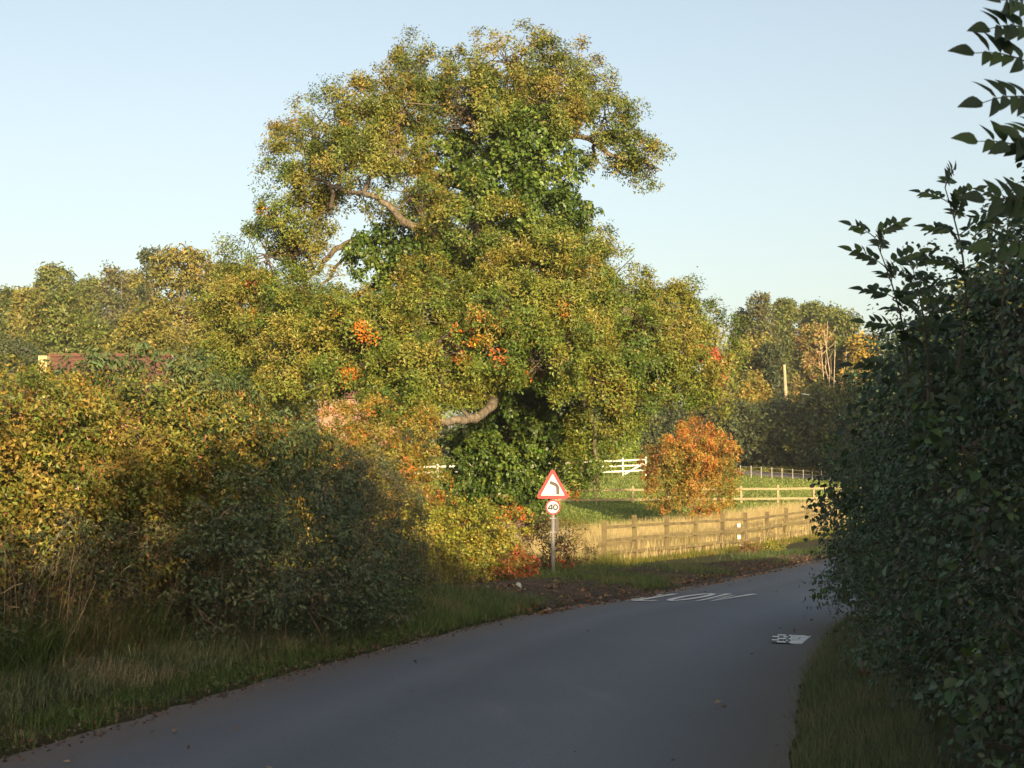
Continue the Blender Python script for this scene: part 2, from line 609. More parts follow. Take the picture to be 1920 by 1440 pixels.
def leaves(name, mat, C, NN, cols, per, rad, L, W, rng, spread=.7, droop=.0, flat=.35, jit=.18, shape=0, nj=.6):
    """leaf faces round spray centres C with outward normals NN"""
    n = len(C)
    idx = np.repeat(np.arange(n), per)
    m = len(idx)
    c, nn = C[idx], NN[idx]
    t1 = unit(np.cross(nn, unit(rng.normal(size=(m, 3)))))
    r = rad * np.sqrt(rng.random((m, 1))) * rng.uniform(.7, 1.3, (m, 1))
    pos = c + t1 * r + nn * rng.normal(0, rad * flat, (m, 1))
    d = unit(t1 + spread * unit(rng.normal(size=(m, 3))) + nn * .3 + np.array([0, 0, -droop]))
    nrm = unit(nn + nj * rng.normal(size=(m, 3)) + np.array([0, 0, .25]))
    w = unit(np.cross(d, nrm))
    up = np.cross(w, d)
    s = rng.uniform(.6, 1.3, (m, 1))
    l_, w_ = L * s, W * s
    cc = cols[idx] * np.exp(rng.normal(0, jit, (m, 1))) * np.exp(rng.normal(0, jit * .35, (m, 3)))
    if shape == 2:
        V = np.stack([pos - d * l_ * .5, pos + d * l_ * .05 + w * w_ * .5 + up * l_ * .05, pos + d * l_ * .5 - up * l_ * .06], 1)
        k = 3
        loops = np.arange(m * 3)
        starts = np.arange(m) * 3
        V[:, 0] -= w * w_ * .35
        V[:, 2] -= w * w_ * .1
    elif shape == 0:
        V = np.stack([pos - d * l_ * .5, pos + w * w_ * .5 + up * l_ * .06, pos + d * l_ * .5 - up * l_ * .08, pos - w * w_ * .5 + up * l_ * .06], 1)
        k = 4
        loops = np.arange(m * 4)
        starts = np.arange(m) * 4
    else:
        V = np.stack([pos - d * l_ * .5,
                      pos - d * l_ * .18 + w * w_ * .5 + up * w_ * .14,
                      pos + d * l_ * .18 + w * w_ * .40 + up * w_ * .10,
                      pos + d * l_ * .5 - up * l_ * .12,
                      pos + d * l_ * .18 - w * w_ * .40 + up * w_ * .10,
                      pos - d * l_ * .18 - w * w_ * .5 + up * w_ * .14], 1)
        k = 6
        base = (np.arange(m) * 6)[:, None]
        loops = np.concatenate([base + np.array([0, 1, 2, 3]), base + np.array([0, 3, 4, 5])], 1).ravel()
        starts = np.arange(m * 2) * 4
    return mesh_np(name, V.reshape(-1, 3), loops, starts, np.repeat(cc, k, 0))


def dome_sprays(domes, sub_area, sub_r, sprays, rng, lower=-.75, core=.12, rough=.14):
    """domes: (centre, radii). Sub-clumps stand on each dome's surface, sprays on each sub-clump."""
    C, NN, S = [], [], []
    for c, r in domes:
        c, r = np.array(c, float), np.array(r, float)
        area = 4 * math.pi * (r[0] * r[1] + r[0] * r[2] + r[1] * r[2]) / 3
        k = max(3, int(area / sub_area))
        v = unit(rng.normal(size=(k * 2, 3)))
        v = v[v[:, 2] > lower][:k]
        k = len(v)
        rr = np.where(rng.random((k, 1)) < core, rng.uniform(.3, .7, (k, 1)), rng.uniform(.92 - rough, .92 + rough, (k, 1)))
        sc = c + v * r * rr
        S.append(sc)
        sr = sub_r * rng.uniform(.5, 1.5, (k, 1))
        i = np.repeat(np.arange(k), sprays)
        dv = unit(rng.normal(size=(len(i), 3)) + v[i] * .7 + np.array([0, 0, .35]))
        C.append(sc[i] + dv * sr[i] * rng.uniform(.35, 1.0, (len(i), 1)) * np.array([1, 1, .8]))
        NN.append(unit(dv + v[i] * .5 + np.array([0, 0, .45])))
    return np.concatenate(C), np.concatenate(NN), S


def colour_sprays(C, palette, rng, patch=1.2, seed=1, mixp=.55):
    """colour by smooth patches plus chance"""
    cols = pick(palette, len(C), rng)
    c = np.array([p[0] for p in palette], float)
    w = np.cumsum([p[1] for p in palette])
    w = w / w[-1]
    nz = blob_noise(C, patch, seed)
    q = np.argsort(np.argsort(nz)) / len(nz)
    byp = c[np.searchsorted(w, q, side='right').clip(0, len(c) - 1)]
    k = (rng.random((len(C), 1)) < mixp)
    return np.where(k, byp, cols)


def limb(mb, P, r0, r1, rng, n=7, seg=5, wob=.08):
    Q = catmull([tuple(p) for p in P], seg) if len(P) > 2 else np.linspace(np.array(P[0]), np.array(P[1]), seg + 1)
    Q = Q + rng.normal(0, wob, Q.shape) * np.linspace(0, 1, len(Q))[:, None]
    t = np.linspace(0, 1, len(Q))
    mb.tube([Vector(q) for q in Q], list((r0 + (r1 - r0) * t) * (1 + rng.normal(0, .09, len(Q)))), n)
    return Q


def stick(mb, a, b, r0, r1, rng, wob=.12, n=4, sag=0):
    a, b = np.array(a), np.array(b)
    ln = np.linalg.norm(b - a)
    P = [a + (b - a) * t + (rng.normal(0, wob * ln * .5, 3) if 0 < t < 1 else 0) + np.array([0, 0, -sag * math.sin(math.pi * t)]) for t in (0, .35, .7, 1)]
    mb.tube([Vector(p) for p in P], [r0, r0 * .7 + r1 * .3, r0 * .35 + r1 * .65, r1], n, cap=False)


# palettes: (base colour, weight), neighbours blend in patches
OAK = [((.215, .15, .030), 2.2), ((.19, .155, .027), 4), ((.155, .15, .024), 4), ((.112, .13, .021), 4), ((.075, .098, .017), 2.8), ((.26, .165, .032), .3)]
ORANGE = (.50, .15, .015)
RUST = (.42, .08, .02)
GOLD = (.55, .30, .02)
IVY = [((.05, .088, .013), 3.5), ((.078, .122, .017), 4), ((.12, .165, .024), 3)]
HAW = [((.20, .135, .03), 3), ((.15, .12, .026), 3), ((.10, .10, .02), 3), ((.075, .085, .018), 2), ((.24, .11, .04), 1)]


def tree(name, label, px, d, top, width, palette, seed, leaf=.24, dens=1.0, group=None, shape='round', base=None, dd=0.0, mat='leaf', trunk=True, flatz=.85, cat='tree', low=.15, bulk=1.0, crest=None):
    """a whole tree or bush: foot at photo column px, d metres ahead; top row and width in photo pixels"""
    rng = np.random.default_rng(seed)
    s = d / F
    p = at(px, 940, d)
    z0 = H1(p.x, d) if base is None else base
    zt = at(px, top, d).z
    h = zt - z0
    w = width * s
    root = empty(name, (p.x, d, z0), label, cat, group)
    domes = []
    if shape == 'round':
        k = int(9 + 5 * bulk)
        for i in range(k):
            a = rng.uniform(0, 2 * math.pi)
            t = (i + .5) / k
            zz = h * (low + (1 - low) * t ** .9)
            prof = math.sin(math.pi * min(1, .18 + .78 * (zz / h))) ** .7
            rr = w * .5 * prof
            rad = w * rng.uniform(.19, .28) * bulk ** .3
            off = max(0, rr - rad * .8)
            x, y = math.cos(a) * off, math.sin(a) * off
            zc = min(zz, h - rad * flatz)
            domes.append(((x, y, zc), (rad, rad, rad * flatz)))
        domes.append(((0, 0, h - w * .2 * flatz), (w * .22, w * .22, w * .2 * flatz)))
        domes.append(((0, 0, h * .5), (w * .3, w * .3, h * .34)))
    elif shape == 'pine':
        k = 9
        for i in range(k):
            t = i / (k - 1)
            zz = h * (.3 + .68 * t)
            a = rng.uniform(0, 7)
            rr = w * .5 * (1 - .65 * t)
            for j in range(3):
                aa = a + j * 2.1
                domes.append(((math.cos(aa) * rr * .6, math.sin(aa) * rr * .6, zz - rr * .1), (rr * .55, rr * .55, h * .055)))
    elif shape == 'bush':
        k = 8
        for i in range(k):
            a = 2 * math.pi * i / k + rng.uniform(-.4, .4)
            t = rng.uniform(.15, .75)
            rr = w * .26 * rng.uniform(.85, 1.1)
            domes.append(((math.cos(a) * w * .26, math.sin(a) * w * .26, max(rr * .8, h * t)), (rr, rr, rr)))
        domes.append(((0, 0, h * .68), (w * .32, w * .32, h * .32)))
        domes.append(((0, 0, h * .4), (w * .42, w * .42, h * .4)))
    sub = max(.35, w * .085)
    C, NN, S = dome_sprays(domes, sub * sub * 3.3, sub, max(4, int(6 * dens)), rng)
    C[:, 2] = np.maximum(C[:, 2], .12)
    cols = colour_sprays(C, palette, rng, w * .35, seed)
    if crest is not None:
        k = rng.random(len(C)) < np.clip((C[:, 2] / h - .55) * 1.5, 0, .45)
        cols[k] = crest
    me = leaves('crown', M[mat], C, NN, cols, max(4, int(6 * dens)), leaf * 1.9, leaf * 1.3, leaf * .8, rng, shape=2)
    link('crown', me, root, M[mat])['kind'] = 'stuff'
    if trunk:
        mb = MB()
        r = max(.07, min(.4, h * .02))
        limb(mb, [(0, 0, -.1), (rng.normal(0, .1), rng.normal(0, .1), h * .35), (rng.normal(0, .3), 0, h * .85)], r, r * .25, rng)
        for c, rr in domes[::2]:
            stick(mb, (0, 0, max(.1, c[2] * .55)), c, r * .5, r * .12, rng)
        mb.build('trunk', M['bark'], root)
    return root


# ------------------------------------------------------------------ the ivy-clad oak
OD = 45.0
rng = np.random.default_rng(11)
oak = empty('oak_tree', (at(958, 940, OD).x, OD, H1(0, OD)), 'large spreading oak with olive and rust autumn leaves behind the road sign', 'tree')
base = np.array(oak.location)
oak_d = [
    (960, 128, 84, 0), (800, 165, 86, 0), (1065, 172, 84, 0), (900, 190, 70, -2), (760, 210, 66, -2), (690, 200, 80, -1), (592, 258, 72, 0), (880, 225, 90, -2), (1000, 215, 92, -2), (795, 768, 34, -7.3), (745, 775, 40, -6.8),
    (1130, 225, 60, 0), (1188, 290, 46, 0), (1216, 322, 24, 0), (560, 340, 72, 0), (650, 318, 80, -2), (735, 290, 70, -2.5), (540, 415, 66, -.5),
    (620, 400, 42, -1.5), (505, 480, 66, 0), (560, 470, 40, -.8), (890, 440, 92, -3.4), (1000, 470, 92, -3.4), (1085, 480, 70, -1.5), (1140, 550, 88, 0),
    (1050, 570, 108, -4), (1245, 605, 84, 0), (1330, 640, 68, 0), (1372, 680, 44, 0), (1200, 670, 108, -2.6), (1290, 705, 76, -1.2),
    (940, 575, 104, -5), (815, 585, 100, -5), (690, 640, 104, -4.6), (590, 610, 92, -3), (500, 590, 82, -.8), (455, 655, 64, 0), (560, 690, 88, -4),
    (680, 700, 84, -5), (800, 690, 96, -6), (905, 655, 92, -6), (1020, 670, 96, -5), (1110, 715, 80, -4), (490, 715, 56, -1.5), (760, 735, 66, -6),
    (1190, 765, 50, -2.5), (1098, 872, 44, -3), (1125, 812, 46, -3.2), (1072, 905, 26, -3), (840, 735, 56, -6), (445, 560, 60, 0), (780, 372, 72, -2.6),
    (1120, 905, 24, -3), (430, 620, 46, 0), (1160, 300, 34, .3), (700, 255, 60, -1.5), (1110, 300, 34, .5),
    # far side
    (960, 240, 90, 4), (880, 480, 140, 5), (1120, 640, 130, 5), (760, 660, 130, 5), (980, 640, 150, 6.5), (600, 640, 100, 4), (1240, 670, 90, 4.5)]
domes = []
for px, py, r, dd in oak_d:
    c = np.array(at(px, py, OD + dd)) - base
    rr = r * (OD + dd) / F
    domes.append((c, (rr, rr * .95, rr * .86)))
C, NN, S = dome_sprays(domes, .40, .44, 12, rng, lower=-.8, rough=.26)
keepz = (C[:, 2] > .8) & (blob_noise(C, 2.6, 3) + .18 * rng.random(len(C)) + .10 * (C[:, 2] < 9) > .33) & ((C[:, 2] < 9) | (blob_noise(C, 1.7, 4) > .13))
C, NN = C[keepz], NN[keepz]
cols = colour_sprays(C, OAK, rng, 2.6, 5, .74)
# upper crown browner, lower crown greener, as the leaves turn from the top
hz = np.clip((C[:, 2] - 5) / 10, 0, 1)[:, None]
cols = cols * (np.array([.92, 1.12, .95]) * (1 - hz) + np.array([1.0, 1.06, 1.15]) * hz)
# turned sprays: a few whole twigs of orange and rust
cp = np.concatenate(S)
turn = cp[rng.choice(len(cp), 46, replace=False)]
extra = [(1105, 600, -2.6), (1090, 590, -2.6), (1130, 610, -2.4), (885, 620, -7), (905, 640, -7), (860, 440, -5), (640, 240, -2), (930, 660, -7), (690, 625, -6.2), (920, 800, -4.5), (805, 790, -6),
         (1010, 690, -6.5), (470, 585, -1.5), (1060, 580, -5.5), (600, 750, -4)]
turn = np.concatenate([turn] + [np.array([np.array(at(a, b, OD + c)) - base]) for a, b, c in extra] * 1)
for q, p in enumerate(turn):
    dd = np.linalg.norm(C - p, axis=1)
    big = q >= 46
    k = (dd < rng.uniform(.12, .3) * (1.5 if big else 1)) & (rng.random(len(C)) < .5)
    cols[k] = [ORANGE, RUST, GOLD, (.42, .12, .04)][rng.integers(4)] if not big else [ORANGE, (.5, .2, .02), (.5, .11, .02)][rng.integers(3)]
me = leaves('crown', None, C, NN, cols, 24, .21, .106, .060, rng, jit=.19, shape=2, flat=.45)
link('crown', me, oak, M['leaf'])['kind'] = 'stuff'
print('oak leaves', len(C) * 24)
mb = MB()


def op(px, py, dd):
    return np.array(at(px, py, OD + dd)) - base


trunk_path = [np.array((0, 0, -.2)), op(955, 940, 0), op(945, 800, 0), op(945, 650, 0), op(955, 500, 0), op(975, 360, 0), op(985, 240, 0), op(965, 130, 0)]
TQ = limb(mb, trunk_path, .72, .10, rng, 14, 6, .03)
mb.build('trunk', M['bark'], oak, True)
limbs = [
    ([(945, 690, 0), (912, 722, -3), (924, 756, -5.2), (890, 784, -6.3), (845, 789, -6.9), (800, 790, -7.2), (740, 768, -6.6), (690, 715, -5.5)], .17, .06),
    ([(945, 600, 0), (850, 570, -2), (705, 560, -3.6), (640, 605, -4), (560, 660, -4)], .24, .05),
    ([(960, 480, 0), (850, 450, -1.6), (762, 418, -2.9), (735, 390, -3.2), (690, 363, -3.0), (640, 355, -2.2), (570, 330, -1)], .155, .04),
    ([(950, 520, 0), (790, 470, -.3), (690, 448, 0), (640, 462, 0), (600, 500, 0), (560, 545, -.3)], .15, .05),
    ([(690, 448, 0), (650, 480, -.6), (615, 520, -.6), (590, 560, -1)], .07, .03),
    ([(980, 320, 0), (1075, 255, -.3), (1150, 292, -.3), (1200, 300, 0), (1238, 320, 0)], .10, .025),
    ([(985, 290, 0), (880, 215, -.5), (780, 170, -.4), (690, 190, -.6)], .17, .04),
    ([(960, 470, 0), (1080, 520, -1), (1200, 600, -1), (1330, 650, -.4), (1385, 690, 0)], .24, .05),
    ([(945, 620, 0), (800, 630, -3), (620, 640, -2.5), (480, 650, -.6)], .2, .05),
    ([(950, 580, 0), (1000, 640, -3), (1060, 700, -4), (1110, 790, -3.6), (1120, 880, -3.2)], .16, .04),
    ([(960, 600, 0), (1060, 700, -1.5), (1170, 745, -2.4), (1215, 770, -2.4)], .11, .03),
    ([(950, 560, 0), (900, 600, -4), (820, 640, -6)], .17, .06),
    ([(975, 380, 0), (700, 300, -1), (600, 300, -.4), (540, 380, 0)], .16, .04),
    ([(950, 540, 0), (900, 540, 3), (850, 480, 5.5)], .2, .06),
    ([(950, 600, 0), (1000, 620, 3), (1050, 620, 6)], .2, .06)]
LQ = [TQ]
for P, r0, r1 in limbs:
    mb = MB()
    LQ.append(limb(mb, [op(*p) for p in P], r0, r1, rng, 9, 6, .04))
    mb.build('limb', M['bark'], oak, True)
LQ = np.concatenate(LQ)
mb = MB()
for (c, r), sc in zip(domes, S):
    c = np.array(c)
    q = LQ[np.argmin(np.linalg.norm(LQ - c, axis=1))]
    stick(mb, q, c, .07, .035, rng, .18, 5)
    for s_ in sc[::2]:
        stick(mb, c + rng.normal(0, .12, 3), s_, .028, .008, rng, .3, 3)
mb.build('twigs', M['twig'], oak)['kind'] = 'stuff'

# ivy on the trunk
ivy_d = [(955, 905, 56, -1.1), (905, 870, 62, -1.2), (965, 840, 84, -1.3), (1015, 790, 62, -1.0), (935, 770, 56, -1.2), (985, 720, 62, -1), (880, 905, 34, -1.1),
         (1005, 390, 74, -3.2), (945, 345, 66, -2.8), (1040, 330, 56, -2.2), (1000, 290, 66, -2.6), (1066, 395, 40, -1.8), (1005, 240, 46, -2.6), (1040, 420, 50, -3.0), (700, 480, 52, -1.6), (760, 462, 60, -1.8),
         (885, 385, 60, -2.3), (735, 530, 40, -1.5), (985, 930, 38, -.9), (830, 300, 60, -1), (900, 300, 60, -1.2), (960, 600, 60, -.6), (800, 500, 60, -1.4), (850, 850, 28, -1.0), (1040, 760, 40, -.8), (1000, 870, 60, -1.0)]
ivy = empty('ivy', tuple(base), 'glossy dark green ivy climbing the trunk of the oak', 'ivy')
dm = []
for px, py, r, dd in ivy_d:
    c = np.array(at(px, py, OD + dd)) - base
    rr = r * OD / F
    dm.append((c, (rr, min(rr, .9), rr)))
C, NN, S2 = dome_sprays(dm, .26, .28, 9, rng, lower=-.95)
C[:, 2] = np.maximum(C[:, 2], .1)
cols = colour_sprays(C, IVY, rng, 1.2, 9)
me = leaves('foliage', None, C, NN, cols, 7, .17, .125, .09, rng, droop=.7, jit=.22)
link('foliage', me, ivy, M['leaf_glossy'])['kind'] = 'stuff'
mb = MB()
for c, r in dm:
    q = LQ[np.argmin(np.linalg.norm(LQ - c, axis=1))]
    stick(mb, q, c, .03, .01, rng, .2, 4)
mb.build('stem', M['twig'], ivy)['kind'] = 'stuff'
print('ivy leaves', len(C) * 9)

# ------------------------------------------------------------------ hedges and bushes along the road
def hedge(name, label, domes, palette, seed, leaf, ratio, mat='leaf', sub_area=.12, sub_r=.22, sprays=8, per=8, rad=None, droop=0., shape=0, cat='hedge', patch=1.0, group=None, twigs=0, twig_mat='twig', lower=-.9, jit=.2, spread=.7, paint=None, loc=None, foot_r=.007):
    rng = np.random.default_rng(seed)
    c0 = np.mean([d[0] for d in domes], 0) if loc is None else np.array(loc)
    o = np.array((c0[0], c0[1], H1(c0[0], c0[1])))
    root = empty(name, tuple(o), label, cat, group)
    dm = [(np.array(c) - o, r) for c, r in domes]
    C, NN, S = dome_sprays(dm, sub_area, sub_r, sprays, rng, lower)
    g_ = H(C[:, 0] + o[0], C[:, 1] + o[1]) - o[2]
    k = C[:, 2] > g_ + .02
    C, NN = C[k], NN[k]
    cols = colour_sprays(C, palette, rng, patch, seed)
    if paint:
        cols = paint(C + o, cols, rng)
    me = leaves('foliage', None, C, NN, cols, per, rad or leaf * 1.6, leaf, leaf * ratio, rng, droop=droop, shape=shape, jit=jit, spread=spread)
    link('foliage', me, root, M[mat])['kind'] = 'stuff'
    mb = MB()
    for (c, r), sc in zip(dm, S):
        foot = np.array((c[0] + rng.normal(0, .15), c[1] + rng.normal(0, .15), float(H(c[0] + o[0], c[1] + o[1])) - o[2] - .05))
        if foot_r:
            stick(mb, foot, c, foot_r, foot_r * .6, rng, .3, 4)
        for s_ in sc[:max(2, twigs)]:
            stick(mb, c, s_ + (s_ - c) * .12, .009, .0035, rng, .2, 3)
    mb.build('twigs', M[twig_mat], root)['kind'] = 'stuff'
    print(name, len(C) * per)
    return root


def dome_at(px, py, d, r, squash=1.0, ry=None):
    p = at(px, py, d)
    rr = r * d / F
    return (np.array(p), (rr, ry if ry else rr, rr * squash))


# left hawthorn hedge, from beyond the frame to the sapling thicket
dm = []
for y in np.arange(8.5, 17.5, .55):
    x = float(left_x(y)) - 2.5
    top = float(np.interp(y, [8, 12.5, 14, 16, 17.5], [2.3, 2.4, 2.6, 2.8, 2.55]))
    for z in np.arange(.55, top - .3, .5):
        dm.append((np.array((x + RNG.normal(0, .12) + .10 * (z < 1), y + RNG.normal(0, .1), z + .3)), (.62, .6, .5)))
HEDGE_L = [((.27, .18, .035), 3), ((.23, .18, .032), 3.5), ((.17, .165, .028), 3), ((.14, .16, .026), 3), ((.085, .11, .02), 1.8), ((.27, .13, .045), .6)]
hedge('hawthorn_hedge', 'long olive-brown hawthorn hedge, sunlit on top, on the left verge', dm, HEDGE_L, 21, .050, .66, shape=2, sub_area=.066, sub_r=.17, sprays=7, per=8, patch=.8, twigs=4, loc=(-4.9, 13, 0))

SCR = [((.07, .085, .035), 4), ((.055, .07, .03), 3), ((.10, .085, .045), 2.5), ((.14, .12, .05), 1)]
dm = []
for y in np.arange(10.5, 15.2, .42):
    x = float(left_x(y)) - 1.75
    for z in (.3, .6, .95):
        dm.append((np.array((x - .28 * z + RNG.normal(0, .08), y + RNG.normal(0, .12), z + .2)), (.34, .36, .3)))
hedge('nettle_scrub', 'low shaded tangle of nettles and stems at the foot of the left hedge', dm, SCR, 20, .046, .5, sub_area=.05, sub_r=.16, sprays=5, per=6, droop=.6, cat='scrub', twigs=6, twig_mat='pale_twig', patch=.6)

# tall pinnate saplings standing out of the hedge
SAP = [((.065, .095, .035), 4), ((.085, .115, .04), 3), ((.11, .135, .042), 2), ((.15, .15, .04), 1)]
dm = [dome_at(300, 720, 15.6, 52), dome_at(250, 700, 15.8, 45), dome_at(370, 730, 16.2, 62), dome_at(440, 790, 16.8, 66), dome_at(330, 790, 15.8, 60), dome_at(510, 840, 17.6, 62), dome_at(400, 850, 16.4, 62),
      dome_at(240, 760, 15.5, 40), dome_at(180, 720, 15.3, 32), dome_at(560, 870, 18.2, 54), dome_at(470, 900, 17, 60), dome_at(600, 830, 19.0, 40), dome_at(130, 715, 15.0, 30), dome_at(178, 690, 15.2, 34), dome_at(205, 695, 15.4, 36), dome_at(160, 760, 15, 34)]
hedge('elder_thicket', 'grey-green thicket of tall saplings with drooping leaves rising above the left hedge', dm, SAP, 22, .070, .42, mat='leaf', sub_area=.10, sub_r=.2, sprays=7, per=7, rad=.12, droop=.9, cat='shrub', twigs=5, shape=1)

# dark bramble bush
BRAM = [((.046, .068, .034), 4), ((.062, .09, .044), 4), ((.084, .112, .052), 2.4), ((.11, .11, .05), 1), ((.075, .06, .035), .5)]
dm = [dome_at(420, 960, 15.2, 74), dome_at(520, 950, 15.8, 78), dome_at(600, 1000, 16.3, 78), dome_at(430, 1060, 14.6, 80), dome_at(530, 1060, 15.0, 86), dome_at(630, 1080, 16.0, 80), dome_at(690, 1110, 17.0, 60),
      dome_at(480, 1130, 14.4, 70), dome_at(580, 1145, 15.0, 64), dome_at(370, 1140, 14.1, 56), dome_at(720, 1130, 17.4, 50), dome_at(660, 1030, 16.8, 64), dome_at(340, 1050, 14.6, 44), dome_at(700, 1020, 18.2, 62), dome_at(740, 1070, 18.6, 52), dome_at(660, 1130, 16.2, 56), dome_at(765, 1125, 18.8, 40), dome_at(440, 1000, 15.6, 70), dome_at(600, 930, 17.6, 60)]
hedge('bramble_bush', 'dense dark green bramble bush in shade at the verge', dm, BRAM, 23, .048, .56, mat='leaf_near', sub_area=.085, sub_r=.24, sprays=7, per=6, rad=.09, droop=.5, cat='bush', twigs=5, shape=1)

# fine-leaved blackthorn at the hedge's far end
BLACK = [((.09, .105, .05), 4), ((.075, .085, .042), 3), ((.11, .095, .055), 1.5), ((.12, .13, .045), 1)]
dm = [dome_at(640, 900, 20, 60), dome_at(700, 910, 21, 56), dome_at(745, 950, 22, 50), dome_at(690, 980, 20.6, 60), dome_at(755, 1020, 22, 46), dome_at(720, 1060, 21, 52), dome_at(580, 880, 19.6, 56), dome_at(650, 960, 19.4, 56),
      dome_at(770, 1080, 22, 34), dome_at(740, 1120, 21.4, 40)]
hedge('blackthorn_bush', 'shaded fine-leaved brown-green blackthorn at the end of the left hedge', dm, BLACK, 24, .042, .6, shape=2, sub_area=.05, sub_r=.2, sprays=8, per=10, cat='bush', twigs=14, patch=1.2)

# sunlit yellow-green bush left of the sign
SUNB = [((.27, .22, .03), 3), ((.215, .21, .028), 4), ((.165, .185, .024), 3), ((.28, .17, .035), 1), ((.34, .12, .02), .3)]


def redden(C, cols, rng):
    a = np.array(at(960, 960, 28.5))
    k = (np.linalg.norm((C - a) * np.array([1, .3, 1]), axis=1) < .36) & (rng.random(len(C)) < .25)
    cols[k] = RUST
    return cols


dm = [dome_at(840, 985, 27.6, 52), dome_at(900, 1000, 28, 56), dome_at(800, 1000, 26.6, 44), dome_at(860, 1040, 27.2, 52), dome_at(930, 1040, 28.2, 46), dome_at(880, 1080, 27, 42), dome_at(950, 990, 29, 40), dome_at(820, 1060, 26.6, 40),
      dome_at(800, 950, 27, 30), dome_at(965, 1050, 29, 30)]
hedge('sunlit_bush', 'sunlit yellow-green bush left of the road sign', dm, SUNB, 25, .055, .62, sub_area=.075, sub_r=.2, sprays=8, per=8, cat='bush', twigs=5, paint=redden)
dm = [dome_at(962, 1062, 27.2, 26), dome_at(985, 1070, 27.4, 22), dome_at(945, 1075, 27.0, 18)]
hedge('red_leaved_shrub', 'low rust-red leaved shrub at the foot of the sunlit bush', dm, [((.26, .055, .02), 3), ((.34, .10, .025), 2), ((.14, .045, .02), 2)], 26, .07, .6, sub_area=.1, sub_r=.15, sprays=6, per=6, cat='shrub')
dm = [dome_at(1010, 1050, 30.8, 30), dome_at(1045, 1050, 31, 28), dome_at(1015, 1010, 31.2, 26), dome_at(1000, 985, 31.6, 26), dome_at(1050, 1020, 31.5, 22)]
hedge('dark_thorn_shrub', 'dark purple-brown thorn shrub behind the sign post', dm, [((.06, .035, .026), 4), ((.06, .06, .022), 3), ((.10, .05, .03), 1.5), ((.4, .08, .02), .6)], 27, .055, .6, sub_area=.09, sub_r=.18, sprays=7, per=6, cat='shrub', twigs=10)
dm = [dome_at(1075, 1035, 34, 28), dome_at(1095, 1050, 34.4, 24), dome_at(1060, 1000, 34.4, 24), dome_at(1085, 1005, 35, 20)]
hedge('straw_bush', 'thin straw-brown bush right of the sign post', dm, [((.22, .15, .05), 4), ((.15, .13, .035), 3), ((.10, .10, .03), 2), ((.5, .12, .03), .3)], 28, .055, .5, sub_area=.10, sub_r=.2, sprays=7, per=6, cat='bush', twigs=10, twig_mat='pale_twig')

# ------------------------------------------------------------------ right-hand hedge, in shade, close to the camera
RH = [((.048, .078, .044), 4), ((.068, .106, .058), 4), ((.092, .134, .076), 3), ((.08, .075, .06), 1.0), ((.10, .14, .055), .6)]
dm = []
back = []
rh = np.random.default_rng(64)
for y in np.arange(5.2, 20.6, .55):
    xf = 2.28 + .19 * (y - 8.7) + float(np.interp(y, [5, 6.5, 9], [.75, .3, 0]))
    top = float(np.interp(y, [5, 7, 9, 11, 14, 18, 20.6], [3.25, 3.3, 3.2, 3.3, 3.35, 3.15, 2.2])) + rh.normal(0, .2)
    for z in np.arange(.35, top - .15, .44):
        if rh.random() < .10:
            continue
        r = rh.uniform(.34, .62)
        lean = .16 * max(0, z - 1.2) + .08 * max(0, .6 - z)
        dm.append((np.array((xf + .30 + r * .55 + lean + rh.normal(0, .13), y + rh.normal(0, .15), z + rh.normal(0, .1))), (r, r, r * .8)))
        if z > 1.7 and y < 13:
            dm.append((np.array((xf + 1.35 + rh.normal(0, .1), y + rh.normal(0, .1), z + .25)), (.55, .5, .42)))
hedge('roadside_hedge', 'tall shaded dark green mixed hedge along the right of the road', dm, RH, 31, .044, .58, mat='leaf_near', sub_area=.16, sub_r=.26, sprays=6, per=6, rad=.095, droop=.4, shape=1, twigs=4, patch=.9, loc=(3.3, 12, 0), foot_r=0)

# large-leaved plants and twigs pushing out of the right hedge
dm = [(np.array((2.55, 8.2, 1.9)), (.35, .4, .3)), (np.array((2.9, 9.5, 2.35)), (.4, .4, .35)), (np.array((2.35, 7.4, 1.35)), (.25, .3, .25)), (np.array((2.8, 8.8, .75)), (.25, .4, .3)), (np.array((2.42, 7.3, .55)), (.25, .3, .25)), (np.array((3.25, 12, 2.5)), (.4, .5, .4)),
      (np.array((3.75, 15.5, 1.9)), (.4, .5, .6)), (np.array((4.35, 19.6, 1.5)), (.35, .4, .5)), (np.array((4.3, 19.2, .7)), (.3, .4, .4))]
hedge('maple_shoots', 'broad-leaved shoots sticking out of the right-hand hedge', dm, [((.045, .070, .036), 4), ((.06, .095, .040), 3), ((.09, .14, .035), .7)], 32, .075, .7, foot_r=0, mat='leaf_near', sub_area=.10, sub_r=.2, sprays=4, per=3, rad=.13, droop=.5, shape=1, cat='shrub', twigs=6)

